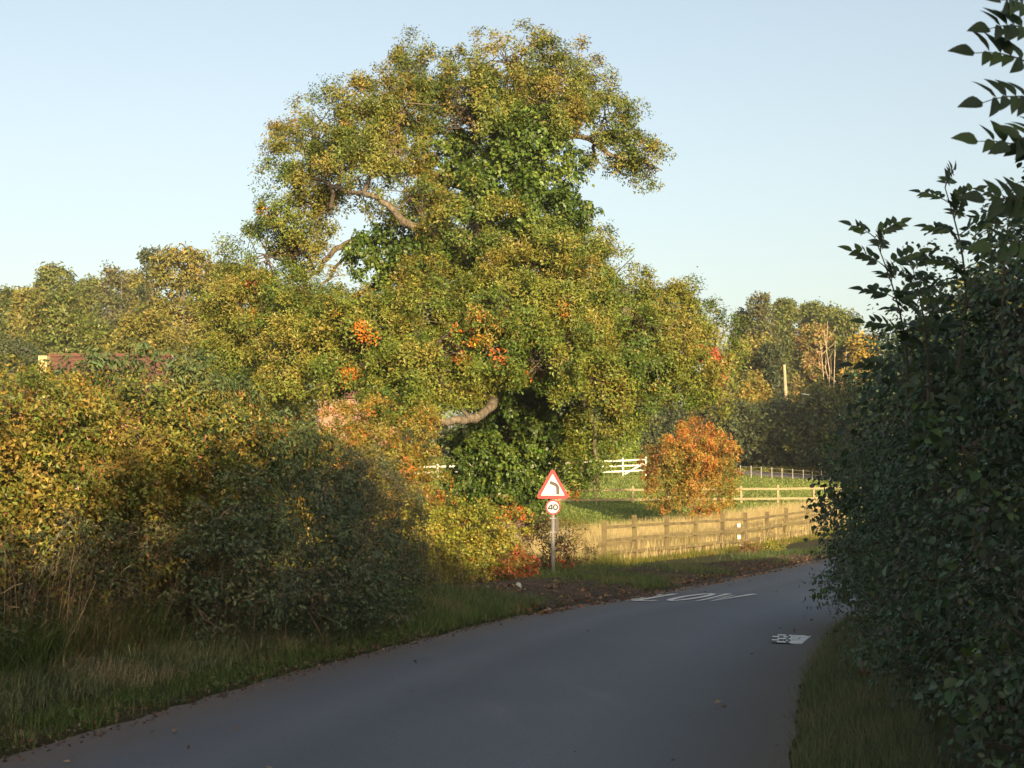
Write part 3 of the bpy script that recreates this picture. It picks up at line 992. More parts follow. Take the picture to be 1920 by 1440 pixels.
# unseen hedge added behind the viewpoint, its top profile shaped to shade the lane
eu = np.array((math.cos(SUN_AZ), math.sin(SUN_AZ)))
ew = np.array((-math.sin(SUN_AZ), math.cos(SUN_AZ)))
dm = []
for u in np.arange(-7, 34, 1.0):
    top = float(np.interp(u, [-7, -2, -.9, -.2, 1.7, 3.7, 5.2, 6.4, 7.4, 8.6, 13, 17.6, 27, 34], [3.9, 3.9, 4.2, 5.0, 7.2, 7.7, 7.3, 5.5, 5.6, 7.4, 8.4, 8.1, 10.8, 11.5]))
    p = eu * u + ew * -10
    for z in np.arange(.8, top - .6, 1.05):
        dm.append((np.array((p[0] + RNG.normal(0, .2), p[1] + RNG.normal(0, .4), z)), (.95, .9, .8)))
    dm.append((np.array((p[0], p[1], top - .8)), (.9, .8, .75)))
hedge('shade_caster_hedge', 'very tall unseen hedge added behind the viewpoint to shade the lane', dm, RH, 33, .55, .85, sub_area=1.0, sub_r=.5, sprays=6, per=4, rad=.4, twigs=0, shape=2, loc=(5, -8, 0))

# ------------------------------------------------------------------ bushes and trees in the field and beyond
p = at(1300, 940, 62)
HAWO = [((.38, .15, .03), 2), ((.34, .18, .035), 3), ((.29, .19, .035), 3.5), ((.22, .19, .032), 3), ((.14, .145, .025), 1.6)]
orange = tree('hawthorn_bush', 'round orange and red hawthorn bush standing alone in the meadow', 1300, 60, 790, 190, HAWO, 41, leaf=.08, dens=1.8, shape='bush', cat='bush', crest=(.42, .15, .03))
t2 = tree('hawthorn_tree', 'orange-speckled hawthorn behind the left hedge, left of the ivy trunk', 690, 37, 745, 290, [((.26, .17, .03), 4), ((.22, .18, .028), 4), ((.38, .13, .025), .9), ((.15, .15, .024), 3.5)], 42, leaf=.062, dens=1.9, shape='bush')
tree('hawthorn_tree', 'smaller orange-green hawthorn left of the orange-speckled one', 618, 40, 742, 165, [((.22, .17, .03), 4), ((.18, .17, .028), 4), ((.40, .13, .02), 1.2)], 43, leaf=.066, dens=1.5, shape='bush')
GRN = [((.10, .12, .022), 4), ((.13, .14, .026), 3), ((.075, .095, .02), 3), ((.17, .15, .03), 1)]
OLV = [((.20, .17, .035), 4), ((.16, .15, .03), 4), ((.12, .125, .025), 2), ((.24, .17, .04), 1)]
DRK = [((.055, .068, .028), 4), ((.07, .085, .032), 3), ((.095, .105, .035), 2)]
PIN = [((.11, .115, .035), 4), ((.085, .095, .032), 3), ((.14, .12, .04), 2)]
G1 = 'trees beyond the left hedge'
G2 = 'trees beyond the lawn on the right'
tree('lime_tree', 'rounded mid-green tree at the far left edge behind the hedge', 0, 140, 548, 130, GRN, 50, .34, group=G1)
tree('beech_tree', 'broad dark green tree, tallest of the far left group', 88, 150, 506, 150, GRN, 51, .34, group=G1)
tree('field_maple', 'narrow olive tree in front of the far left group', 42, 128, 545, 70, OLV, 52, .3, group=G1)
tree('field_maple', 'wide olive-green tree with dark hollows above the brick roof', 95, 112, 556, 190, GRN, 53, .27, group=G1, dens=1.1)
tree('lime_tree', 'far green tree between the far left group and the layered pine', 155, 158, 528, 120, GRN, 192, .36, group=G1)
tree('lime_tree', 'far olive tree between the layered pine and the pointed conifer', 248, 152, 520, 100, OLV, 193, .34, group=G1)
tree('scots_pine', 'grey-green layered pine right of the far left trees', 205, 145, 508, 120, PIN, 54, .3, shape='pine', group=G1)
tree('cypress_tree', 'small dark pointed conifer beside the tall olive tree', 272, 120, 472, 60, DRK, 55, .26, group=G1)
tree('ash_tree', 'tall loose olive-yellow tree at the left shoulder of the oak', 335, 92, 468, 190, OLV, 56, .22, group=G1, dens=1.1)
tree('ash_tree', 'olive tree half hidden behind the left side of the oak', 415, 98, 500, 150, OLV, 57, .24, group=G1)
tree('field_maple', 'bushy olive tree low between the saplings and the tall olive tree', 270, 74, 590, 210, OLV, 58, .19, group=G1)
tree('holly_tree', 'dark bushy tree in the shadow left of the tall olive tree', 175, 96, 610, 130, GRN, 59, .22, group=G1)
tree('holly_tree', 'dark evergreen tree behind the brick house roof', 20, 100, 640, 140, DRK, 60, .24, group=G1, dens=.75)
tree('field_maple', 'low green tree between the brick house and the oak', 440, 84, 640, 160, GRN, 61, .2, group=G1)
tree('yew_tree', 'dark tree behind the pink brick house', 640, 128, 640, 260, DRK, 62, .3, group=G1, dens=.8)
tree('yew_tree', 'dark yew directly behind the oak trunk', 1010, 125, 690, 300, DRK, 63, .3, group=G1, dens=.8)
tree('scots_pine', 'brown-green pine on the skyline right of the oak', 1432, 150, 562, 90, PIN, 64, .3, shape='pine', group=G2)
tree('cypress_tree', 'blue-dark conifer left of the skyline pine', 1400, 152, 588, 70, DRK, 65, .28, group=G2)
tree('poplar_tree', 'pale round-topped tree just right of the skyline pine', 1478, 175, 568, 78, GRN, 66, .36, group=G2)
tree('poplar_tree', 'pale round-topped tree, right one of the skyline pair', 1528, 176, 570, 72, GRN, 67, .36, group=G2)
tree('lime_tree', 'far green tree between the skyline pair and the right-hand hedge', 1560, 172, 582, 110, GRN, 194, .36, group=G2)
tree('lime_tree', 'green tree on the skyline next to the right-hand hedge', 1590, 150, 588, 110, GRN, 68, .32, group=G2)
tree('beech_tree', 'orange-brown tree with bare stems in front', 1530, 135, 616, 120, [((.26, .15, .05), 3), ((.22, .17, .045), 4), ((.14, .14, .03), 2)], 69, .28, group=G2)
tree('field_maple', 'olive tree between the oak and the dead trunk', 1420, 122, 630, 130, OLV, 70, .26, group=G2)
tree('larch_tree', 'yellow-gold tree beside the right-hand hedge', 1625, 128, 632, 90, [((.34, .22, .03), 4), ((.26, .19, .03), 3)], 71, .28, group=G2)
tree('field_maple', 'green tree between the bare stems and the gold tree', 1585, 132, 640, 80, GRN, 72, .28, group=G2)
tree('ivy_shrub', 'dark ivy-hung stump left of the dead trunk', 1452, 118, 648, 66, DRK, 73, .24, group=G2, cat='shrub')
tree('hazel_bush', 'yellow-olive bush at the right foot of the oak', 1345, 112, 690, 110, OLV, 74, .22, shape='bush', cat='bush', group=G2)
tree('hazel_bush', 'yellow bush left of the dead trunk', 1418, 112, 700, 80, [((.32, .22, .04), 3), ((.22, .19, .035), 3)], 75, .22, shape='bush', cat='bush', group=G2)
tree('hazel_bush', 'olive-green bush below the bare stems', 1530, 114, 716, 110, GRN, 76, .22, shape='bush', cat='bush', group=G2)
tree('hazel_bush', 'bright green bush touching the right-hand hedge', 1600, 114, 700, 90, GRN, 77, .22, shape='bush', cat='bush', group=G2)
tree('yew_tree', 'dark shaded yew above the left clipped hedge', 1380, 109, 752, 120, DRK, 78, .24, shape='bush', group=G2)
tree('yew_tree', 'dark shaded yew above the clipped block hedge', 1470, 110, 745, 110, DRK, 79, .24, shape='bush', group=G2)
tree('laurel_tree', 'dark shrub with sprays coloured sunlit yellow-green by the right-hand hedge', 1540, 107, 746, 130, [((.04, .055, .018), 6), ((.17, .18, .03), 1)], 80, .22, shape='bush', group=G2)  # sunlit look of the sprays is put into the brighter palette colour
tree('yew_tree', 'dark shrub behind the orange bush', 1300, 110, 770, 130, DRK, 81, .24, shape='bush', group=G2)
for i, (px, top, w, lab) in enumerate(((800, 800, 120, 'dark laurel behind the white fence, left of the oak trunk'), (890, 790, 120, 'dark laurel straight behind the oak trunk'), (1090, 770, 130, 'dark laurel above the bright clipped hedge'),
                                       (1200, 775, 110, 'dark laurel above the small topiary'), (1250, 760, 110, 'dark laurel left of the yew behind the orange bush'))):
    tree('laurel_bush', lab, px, 108 + i * .7, top, w, DRK, 180 + i, .27, dens=.75, shape='bush', cat='bush', group=G2)
tree('holly_tree', 'dark green tree between the elder thicket and the oak', 520, 88, 650, 170, GRN, 190, .22, group=G1)
tree('yew_tree', 'tall dark yew filling the gap under the right side of the oak', 1190, 119, 690, 300, DRK, 191, .3, group=G1)
# unseen trees added right of the lawn to cast shade over the clipped hedges
tree('oak_tree', 'unseen tall tree added for shade behind the right-hand hedge, at the frame edge', 1905, 84, 520, 330, GRN, 82, .5, dens=.7, group=G2)
tree('oak_tree', 'unseen tall tree added for shade behind the right-hand hedge', 1800, 100, 600, 300, GRN, 83, .5, dens=.7, group=G2)


def clipped(name, label, px0, px1, d0, d1, top0, top1, depth, palette, seed, leaf, cat='hedge', round_top=.3):
    """clipped hedge: leaves packed on a rounded block"""
    rng = np.random.default_rng(seed)
    a, b = at(px0, 940, d0), at(px1, 940, d1)
    a, b = np.array((a.x, a.y)), np.array((b.x, b.y))
    ln = np.linalg.norm(b - a)
    e = (b - a) / ln
    nrm = np.array((e[1], -e[0]))
    z0, z1 = at(px0, top0, d0).z, at(px1, top1, d1).z
    k = int(ln * 2.0 * 75)
    t = rng.random(k)
    q = rng.uniform(-.75, 1.05, k)                 # front face, then over the top
    xy = a + e * (t * ln)[:, None]
    gz = H(xy[:, 0], xy[:, 1])
    tz = z0 + (z1 - z0) * t
    front = q < .4
    v = np.where(front, (q + .75) / 1.15, 1)
    off = np.where(front, depth / 2 - .06 * rng.random(k), depth / 2 - (q - .4) / .65 * depth)
    zz = gz + (tz - gz) * v - np.where(v > .88, (v - .88) * round_top, 0) + rng.normal(0, .05, k)
    C = np.stack([xy[:, 0] + nrm[0] * off, xy[:, 1] + nrm[1] * off, zz], 1)
    NN = np.where(front[:, None], np.array([nrm[0], nrm[1], .25]), np.array([0, 0, 1.]))
    o = np.array((a[0], a[1], H1(*a)))
    root = empty(name, tuple(o), label, cat)
    cols = colour_sprays(C, palette, rng, 1.5, seed)
    link('foliage', leaves('foliage', None, C - o, unit(NN + rng.normal(0, .15, (k, 3))), cols, 7, leaf * 1.6, leaf, leaf * .6, rng), root, M['leaf'])['kind'] = 'stuff'
    mb = MB()
    for i in range(max(2, int(ln / .8))):
        p = a + e * (ln * (i + .5) / max(2, int(ln / .8)))
        g_ = H1(*p)
        stick(mb, np.array((p[0], p[1], g_ - .1)) - o, np.array((p[0], p[1], g_ + (z0 - g_) * .8)) - o, .06, .02, rng)
    mb.build('stem', M['twig'], root)['kind'] = 'stuff'
    return root


LIM = [((.14, .19, .018), 4), ((.17, .21, .022), 3), ((.10, .14, .016), 2)]
clipped('clipped_hedge', 'bright green clipped hedge behind the white fence', 1050, 1196, 103, 104, 818, 815, 1.6, LIM, 90, .16)
tree('topiary_bush', 'small egg-shaped olive topiary right of the bright clipped hedge', 1218, 102, 824, 20, OLV, 91, .09, dens=1.0, shape='bush', cat='bush', trunk=False)
clipped('clipped_hedge', 'dark domed clipped hedge in shade behind the drive', 1380, 1460, 113, 113, 842, 838, 2, DRK, 92, .18)
clipped('clipped_hedge', 'dark square clipped hedge in shade, right one behind the drive', 1464, 1590, 111, 112, 832, 830, 2, DRK, 93, .18)
clipped('low_hedge', 'low yellow-green border strip along the far side of the drive', 1392, 1590, 107.6, 108.6, 881, 876, .8, [((.17, .19, .02), 4), ((.24, .20, .03), 2)], 94, .14)
clipped('clipped_hedge', 'clipped green hedge glimpsed left of the oak trunk', 720, 850, 101, 102, 866, 862, 1.5, GRN, 95, .16)

# dead trunk and bare stems
r_ = np.random.default_rng(5)
p = at(1473, 735, 114)
dt = empty('dead_trunk', (p.x, 114, H1(p.x, 114)), 'pale dead tree trunk standing among the bushes', 'trunk')
mb = MB()
limb(mb, [(0, 0, -.2), (0.05, 0, 3.5), (-.05, 0, at(1472, 684, 114).z - H1(p.x, 114))], .17, .12, r_, 9, 5, .02)
mb.build('trunk', M['pale_twig'], dt)
mb = MB()
for i in range(3):
    z = r_.uniform(4, 7)
    stick(mb, (0, 0, z), (r_.uniform(-1.2, 1.2), r_.uniform(-.4, .1), z - r_.uniform(.4, 2)), .04, .015, r_, .3)
mb.build('hanging_stems', M['pale_twig'], dt)['kind'] = 'stuff'
p = at(1565, 735, 118)
bs = empty('bare_birch', (p.x, 118, H1(p.x, 118)), 'cluster of bare pale leaning stems beside the gold tree', 'tree')
for (x0, x1, top) in ((1571, 1552, 602), (1568, 1566, 640), (1560, 1538, 640), (1575, 1588, 660), (1550, 1545, 620), (1580, 1600, 690)):
    mb = MB()
    a = np.array(at(x0, 735, 118)) - np.array(bs.location)
    b = np.array(at(x1, top, 118)) - np.array(bs.location)
    a[2] = -.1
    stick(mb, a, b, .06, .02, r_, .05, 5)
    for i in range(5):
        q = a + (b - a) * r_.uniform(.45, .95)
        stick(mb, q, q + np.array((r_.normal(0, .7), 0, r_.uniform(.6, 1.6))), .03, .01, r_, .1, 3)
    mb.build('stem', M['pale_twig'], bs)

# Virginia creeper curtain hanging off the oak's right side
p = at(1335, 660, 44.2)
vc = empty('red_creeper', tuple(p), 'crimson creeper trailing from the right side of the oak', 'creeper')
r_ = np.random.default_rng(8)
pts = []
for (x, y, s) in ((1305, 662, 10), (1318, 664, 10), (1330, 660, 12), (1342, 668, 12), (1346, 684, 10), (1344, 700, 9), (1340, 712, 9)):
    for i in range(26):
        pts.append(np.array(at(x + r_.normal(0, s * .7), y + r_.normal(0, s * .7), 43.9 + r_.normal(0, .12))) - np.array(p))
C = np.array(pts)
link('foliage', leaves('foliage', None, C, unit(np.array([[0, -1, .2]]) + r_.normal(0, .3, (len(C), 3))), pick([((.5, .07, .05), 3), ((.42, .05, .04), 2), ((.5, .14, .07), 1)], len(C), r_), 6, .12, .1, .07, r_, droop=1), vc, M['leaf'])['kind'] = 'stuff'
mb = MB()
mb.tube([at(x, y, 44) - p for x, y in ((1295, 668), (1318, 660), (1340, 664), (1345, 690), (1342, 716))], .015, 5)
mb.build('stem', M['twig'], vc)

# ------------------------------------------------------------------ fences
def gz(p):
    return H1(p[0], p[1])


def fence(name, label, posts, height, rails, pw, rw, rh, mat, rail_mat=None, group=None, lift=0.0, jit=.0, front=True, round_post=False, zs=None):
    """posts: list of (x, y); rails: heights; each post and rail its own part"""
    x0, y0 = posts[0]
    root = empty(name, (x0, y0, gz(posts[0])), label, 'fence', group)
    r = np.random.default_rng(len(posts) * 7 + 3)
    o = Vector(root.location)
    Z = [gz(p) for p in posts] if zs is None else zs
    tops = []
    for p, z in zip(posts, Z):
        lean = Vector((r.normal(0, jit), r.normal(0, jit), 0))
        hh = height * (1 + r.normal(0, jit))
        mb = MB()
        if round_post:
            mb.tube([Vector((p[0], p[1], z - .2)) - o, Vector((p[0], p[1], z + hh)) - o + lean], pw / 2, 7)
        else:
            a, b = Vector(posts[0]), Vector(posts[-1])
            dr = (b - a).normalized()
            mb.bar(Vector((p[0], p[1], z - .25)) - o, Vector((p[0], p[1], z + hh)) - o + lean, pw, pw * .8, up=(dr.x, dr.y, 0))
        mb.build('post', mat, root)
        tops.append(z)
    for i in range(len(posts) - 1):
        a, b = Vector((*posts[i], Z[i])), Vector((*posts[i + 1], Z[i + 1]))
        dr = (b - a).normalized()
        nrm = Vector((dr.y, -dr.x, 0)).normalized() * (pw * .4 + rw / 2 + .003 if front else 0)
        for h in rails:
            k0, k1 = r.normal(0, jit * .5), r.normal(0, jit * .5)
            mb = MB()
            mb.bar(a + Vector((0, 0, h + k0)) + nrm - o + dr * .003, b + Vector((0, 0, h + k1)) + nrm - o - dr * .003, rw, rh)
            mb.build('rail', rail_mat or mat, root)
    return root


near_posts = [(2.57 + 9.93 * t, 41 + 17 * t) for t in np.arange(0, 11) / 9]
near_posts = [(x + RNG.normal(0, .03), y + RNG.normal(0, .03)) for x, y in near_posts]
zb = [float(np.interp(i, [0, 5, 9, 10], [-.12, .0, .30, .38])) for i in range(11)]
fence('rail_fence', 'weathered mossy three-rail timber fence along the road verge', near_posts, 1.22, (.26, .62, .98), .12, .04, .085, M['wood'], jit=.025, zs=zb)
far_posts = []
for k in range(-6, 9):
    px = 1390 + 68 * k
    q = at(px, 940, 72)
    far_posts.append((q.x, 72.0))
zb = [1.6 - (float(np.interp(i, [0, 8, 10, 12, 14], [957, 953, 948, 943, 940])) - 940) * 72 / F for i in range(len(far_posts))]
fence('paddock_fence', 'pale two-rail timber fence crossing the lawn behind the orange bush', far_posts, 1.15, (.50, .98), .13, .05, .10, M['wood_new'], jit=.01, zs=zb)
p0, p1 = at(1528, 944, 72.2), at(1590, 912, 73)
br = MB()
br.bar((0, 0, 0), p1 - p0, .1, .1)
bo = br.build('fence_brace', M['wood_new'])
bo.location = p0
tag(bo, 'slanting pale timber brace at the right end of the paddock fence', 'brace')
wf = []
for px in (700, 763, 820, 880, 940, 1000, 1060, 1115, 1168, 1211):
    q = at(px, 940, np.interp(px, [700, 1211], [95, 98]))
    wf.append((q.x, q.y))
zb = [1.6 - (float(np.interp(i, [0, 1, 8, 9], [905, 904, 890, 888])) - 940) * p_[1] / F for i, p_ in enumerate(wf)]
wroot = fence('white_fence', 'white painted three-rail fence at the far side of the lawn', wf, 1.12, (.22, .58, .94), .12, .05, .11, M['white_paint'], jit=.005, zs=zb)
mb = MB()
o = Vector(wroot.location)
mb.bar(at(1171, 889, 97.6) - o, at(1206, 869, 97.8) - o, .05, .11)
mb.build('brace', M['white_paint'], wroot)
ip = []
for px in (1389, 1409, 1428, 1448, 1467, 1487, 1507, 1524, 1541, 1558, 1574, 1590):
    q = at(px, 940, float(np.interp(px, [1389, 1590], [95, 101])))
    ip.append((q.x, q.y))
zb = [1.6 - (float(np.interp(i, [0, 11], [906, 919])) - 940) * p_[1] / F for i, p_ in enumerate(ip)]
fence('iron_railing', 'slim iron estate railing in front of the drive', ip, 1.18, (.3, .58, .86, 1.1), .06, .02, .035, M['iron'], M['iron_dark'], front=False, round_post=True, zs=zb)

# white notices on the near fence
for i, (px, py, hh, lab) in enumerate(((1377.5, 985, 7, 'small white plate on the top rail of the near fence'), (1377, 1007, 7.5, 'small white plate on the middle rail of the near fence'), (1379, 1026, 8, 'small white plate on the bottom rail of the near fence'))):
    t = (1377 - 1130) / (1544 - 1130)
    a, b = Vector((*near_posts[4], 0)), Vector((*near_posts[5], 0))
    dr = (b - a).normalized()
    nrm = Vector((dr.y, -dr.x, 0))
    best = min(np.linspace(0, 1, 60), key=lambda s: abs(960 + F * (a.x + (b.x - a.x) * s) / ((a.y + (b.y - a.y) * s)) - px))
    c = a + (b - a) * best + nrm * .125
    c.z = at(px, py, c.y).z
    mb = MB()
    mb.bar(-dr * .13, dr * .13, .006, hh * 2 * c.y / F * .5)
    o = mb.build('notice_plate', M['white_plate'])
    o.location = c
    tag(o, lab, 'plate', 'white plates on the near fence')

# ------------------------------------------------------------------ road sign
SD = 30.0
p = at(1037, 1088, SD)
sx, sz = p.x, H1(p.x, SD)
sign = empty('road_sign', (sx, SD, sz), 'red triangular bend warning sign above a 40 roundel on a grey post', 'sign')
ppm = SD / F


def zr(py):
    return at(1037, py, SD).z - sz


mb = MB()
mb.tube([(0, 0, -.3), (0, 0, .3), (0, 0, zr(884))], .042, 14)
mb.build('post', M['galv'], sign, True)


def rounded(poly, r, n=6):
    out = []
    k = len(poly)
    for i in range(k):
        p0, p1, p2 = Vector(poly[i - 1]), Vector(poly[i]), Vector(poly[(i + 1) % k])
        a, b = (p0 - p1).normalized(), (p2 - p1).normalized()
        half = a.angle(b) / 2
        t = r / math.tan(half)
        c = p1 + (a + b).normalized() * (r / math.sin(half))
        s, e = p1 + a * t - c, p1 + b * t - c
        a0, a1 = math.atan2(s.y, s.x), math.atan2(e.y, e.x)
        da = (a1 - a0 + math.pi) % (2 * math.pi) - math.pi
        out += [(c.x + r * math.cos(a0 + da * j / n), c.y + r * math.sin(a0 + da * j / n)) for j in range(n + 1)]
    return out


def facing(o, z, y=-.06, x=0):
    """plates are built in xy; stand them up to face the camera"""
    o.rotation_euler = (math.radians(90), 0, 0)
    o.location = (x, y, z)


zc = zr(935)
W2, HT = .355, .645
tri = [(-W2, 0), (W2, 0), (0, HT)]
mb = MB()
mb.prism(rounded(tri, .045), 0, .004)
t = mb.build('triangle_plate', M['sign_red'], sign)
facing(t, zc, x=-.005)
mb = MB()
mb.prism(rounded([(-.25, .064), (.25, .064), (0, .515)], .012), .004, .0065)
mb.build('white_face', M['sign_white'], t)
mb = MB()
pts = [(.105, .085)] + [(.105, .20)] + [(.105 - .085 * (1 - math.cos(a)), .20 + .10 * math.sin(a)) for a in np.linspace(.3, 1.2, 6)] + [(-.005, .318), (-.06, .338)]
mb.ribbon(pts, .068, .0065, .008)
mb.build('bend_symbol', M['sign_black'], t)
mb = MB()
circ = lambda r, n=40, sx_=1, sy_=1, cx=0, cy=0: [(cx + r * sx_ * math.cos(2 * math.pi * i / n), cy + r * sy_ * math.sin(2 * math.pi * i / n)) for i in range(n)]
mb.prism(circ(.152), 0, .004)
rd = mb.build('roundel_plate', M['sign_red'], sign)
facing(rd, zr(951))
mb = MB()
mb.prism(circ(.124), .004, .0065)
mb.build('white_face', M['sign_white'], rd)
mb = MB()
mb.ribbon([(-.052 + .028, -.055), (-.052 + .028, .055), (-.052 - .042, -.028), (-.052 + .045, -.028)][:2], .029, .0065, .008)
mb.ribbon([(-.030, .058), (-.098, -.022)], .027, .0066, .0081)
mb.ribbon([(-.105, -.028), (-.004, -.028)], .028, .0067, .0082)
mb.build('digit_four', M['sign_grey'], rd)
mb = MB()
mb.ribbon(circ(.046, 28, .85, 1.1, .052, 0), .029, .0065, .008, closed=True)
mb.build('digit_zero', M['sign_grey'], rd)
for py in (945, 972, 998):
    mb = MB()
    mb.tube([(0, 0, zr(py) - .018), (0, 0, zr(py) + .018)], .050, 14)
    mb.bar((-.07, -.05, zr(py)), (.07, -.05, zr(py)), .012, .03)
    mb.build('clip', M['galv'], sign)
mb = MB()
mb.bar((.082, .0, zr(1002)), (.082, .0, zr(971)), .07, .035, up=(0, 1, 0))
mb.build('side_box', M['sign_black'], sign)

# ------------------------------------------------------------------ road markings
def road_z(x, y):
    t = (x - float(left_x(y))) / (float(right_x(y)) - float(left_x(y)))
    return .05 * (1 - (2 * t - 1) ** 2) - .02 + .012


e1, e2 = Vector((.915, -.40)), Vector((.44, .90))
S0 = Vector((1.50, 23.60))
slow = empty('road_lettering', (S0.x, S0.y, 0), 'worn white letters SLOW painted on the left lane', 'road marking')


def letter(name, strokes, x0, closed=False):
    mb = MB()
    for st in strokes:
        m2 = MB()
        m2.ribbon(st, .115, 0, .003, closed)
        V = []
        for (a, b, z) in m2.v:
            q = e1 * (x0 + a) + e2 * b
            V.append((q.x, q.y, z + road_z(S0.x + q.x, S0.y + q.y)))
        mb.add(V, m2.f)
    return mb.build(name, M['paint'], slow)


arc = lambda cx, cy, rx, ry, a0, a1, n=10: [(cx + rx * math.cos(math.radians(a0 + (a1 - a0) * i / n)), cy + ry * math.sin(math.radians(a0 + (a1 - a0) * i / n))) for i in range(n + 1)]
letter('letter_s', [arc(.17, .48, .15, .42, 200, 440, 12)[::1] and (arc(.17, .5, .15, .45, 195, 360, 8) + arc(.17, .75, .15, .2, 0, 90, 4) + arc(.17, 1.15, .15, .22, 270, 180, 4) + arc(.17, 1.45, .15, .42, 180, 0, 8))], 0)
letter('letter_l', [[(.04, 1.95), (.04, .06), (.40, .06)]], .46)
letter('letter_o', [arc(.2, 1.0, .17, .93, 0, 360 - 15, 23)], .92, True)
letter('letter_w', [[(.03, 1.95), (.13, .06), (.24, 1.5), (.35, .06), (.46, 1.95)]], 1.42)

patch = empty('road_patch_marking', (3.36, 16.95, 0), 'scraped white painted block with a barred end at the right road edge', 'road marking', rz=math.radians(-4))


def patch_z(x, y):
    return max(road_z(3.36 + x, 16.95 + y), -.012) - .004


mb = MB()
for i in range(8):
    for j in range(4):
        q = []
        for (u, v) in ((i, j), (i + 1, j), (i + 1, j + 1), (i, j + 1)):
            yy = -.5 + v / 4
            q.append((-.19 + .12 * (yy + .5) + u / 8 * .85, yy, 0))
        mb.add(q, [(0, 1, 2, 3)])
mb.v = [(x, y, patch_z(x, y) + .003) for x, y, z in mb.v]
mb.build('painted_block', M['streak'], patch)
mb = MB()
for i in range(5):
    y, h = -.47 + i * .20, .10
    for x, w in (((-.40, .08), (-.27, .05)) if i % 2 else ((-.34, .10), (-.21, .03))):
        sl = lambda q: .12 * (q + .5)
        mb.add([(x + sl(y), y, 0), (x + w + sl(y), y, 0), (x + w + sl(y + h), y + h, 0), (x + sl(y + h), y + h, 0)], [(0, 1, 2, 3)])
mb.v = [(x, y, patch_z(x, y) + .009) for x, y, z in mb.v]
mb.build('barred_end', M['white_plate'], patch)
mb = MB()
mb.add([(-.40, -.49, 0), (-.192, -.49, 0), (-.075, .49, 0), (-.28, .49, 0)], [(0, 1, 2, 3)])
mb.v = [(x, y, patch_z(x, y) + .006) for x, y, z in mb.v]
mb.build('dark_backing', M['sign_grey'], patch)

# ------------------------------------------------------------------ houses
def gable_house(name, label, x0, x1, y0, y1, zb_, ze, zr_, wall, buff=None):
    root = empty(name, ((x0 + x1) / 2, (y0 + y1) / 2, zb_), label, 'house')
    o = Vector(root.location)
    mb = MB()
    ym = (y0 + y1) / 2
    V = [(x0, y0, zb_ - .5), (x1, y0, zb_ - .5), (x1, y1, zb_ - .5), (x0, y1, zb_ - .5), (x0, y0, ze), (x1, y0, ze), (x1, y1, ze), (x0, y1, ze), (x0, ym, zr_ - .1), (x1, ym, zr_ - .1)]
    mb.add([Vector(v) - o for v in V], [(0, 1, 5, 4), (2, 3, 7, 6), (1, 2, 6, 9, 5), (3, 0, 4, 8, 7), (3, 2, 1, 0)])
    mb.build('wall', wall, root)
    mb = MB()
    ov = .35
    sl = (zr_ - ze) / (ym - y0)
    for s, ya in ((1, y0 - ov), (-1, y1 + ov)):
        a, b = Vector((x0 - ov, ya, ze - ov * sl)), Vector((x1 + ov, ya, ze - ov * sl))
        c, d_ = Vector((x1 + ov, ym, zr_)), Vector((x0 - ov, ym, zr_))
        up = Vector((0, 0, .12))
        mb.add([q - o for q in (a, b, c, d_, a + up, b + up, c + up, d_ + up)], [(4, 5, 6, 7) if s > 0 else (7, 6, 5, 4), (0, 1, 5, 4), (3, 2, 1, 0), (1, 2, 6, 5), (0, 4, 7, 3)])
    roof = mb.build('roof', M['tile'], root)
    # tile courses on the near slope
    for i in range(1, 14):
        t = i / 14
        mbt = MB()
        y = y0 - ov + (ym - y0 + ov) * t
        z = ze - ov * sl + (zr_ - ze + ov * sl) * t + .13
        mbt.bar(Vector((x0 - ov, y, z)) - o, Vector((x1 + ov, y, z)) - o, .05, .05)
        mbt.build('tile_course', M['tile'], roof)
    mb = MB()
    mb.bar(Vector((x0 - ov - .01, ym, zr_ + .15)) - o, Vector((x1 + ov + .01, ym, zr_ + .15)) - o, .25, .14)
    mb.build('ridge', M['tile'], roof)
    for f in (.28, .72) if name == 'brick_house' else ():
        xw = x0 + (x1 - x0) * f
        for z in (zb_ + 1.2, zb_ + 3.4):
            if z + 1.2 > ze:
                continue
            mb = MB()
            for (ax, az, bx, bz) in ((-.6, 0, .6, 0), (-.6, 1.2, .6, 1.2), (-.6, 0, -.6, 1.2), (.6, 0, .6, 1.2), (0, 0, 0, 1.2)):
                mb.bar(Vector((xw + ax, y0 - .03, z + az)) - o, Vector((xw + bx, y0 - .03, z + bz)) - o, .08, .07)
            w = mb.build('window', M['white_paint'], root)
            mb = MB()
            mb.bar(Vector((xw - .57, y0 - .012, z + .6)) - o, Vector((xw + .57, y0 - .012, z + .6)) - o, .01, 1.14)
            mb.build('pane', M['glass'], w)
    return root, o


a = at(76, 668, 62)
hroot, ho = gable_house('brick_house', 'house with red-brown tiled roof and buff brick chimney beyond the left hedge', a.x + .4, a.x + 5, 60, 66, H1(a.x, 62), a.z - 2.6, a.z, M['brick_red'])
mb = MB()
mb.bar(Vector((-19.36, 59.6, H1(a.x, 62))) - ho, Vector((-19.36, 59.6, at(76, 668, 59.6).z)) - ho, .36, .5, up=(0, 1, 0))
mb.build('chimney', M['brick_buff'], hroot)
a = at(598, 738, 110)
gable_house('pink_house', 'pinkish brick house glimpsed through the lower left of the oak', a.x, a.x + 8, 110, 117, H1(a.x, 110), a.z - .1, a.z + 2.4, brick_mat('pink_brick', (.34, .15, .10), (.29, .125, .09), (.34, .26, .2)))

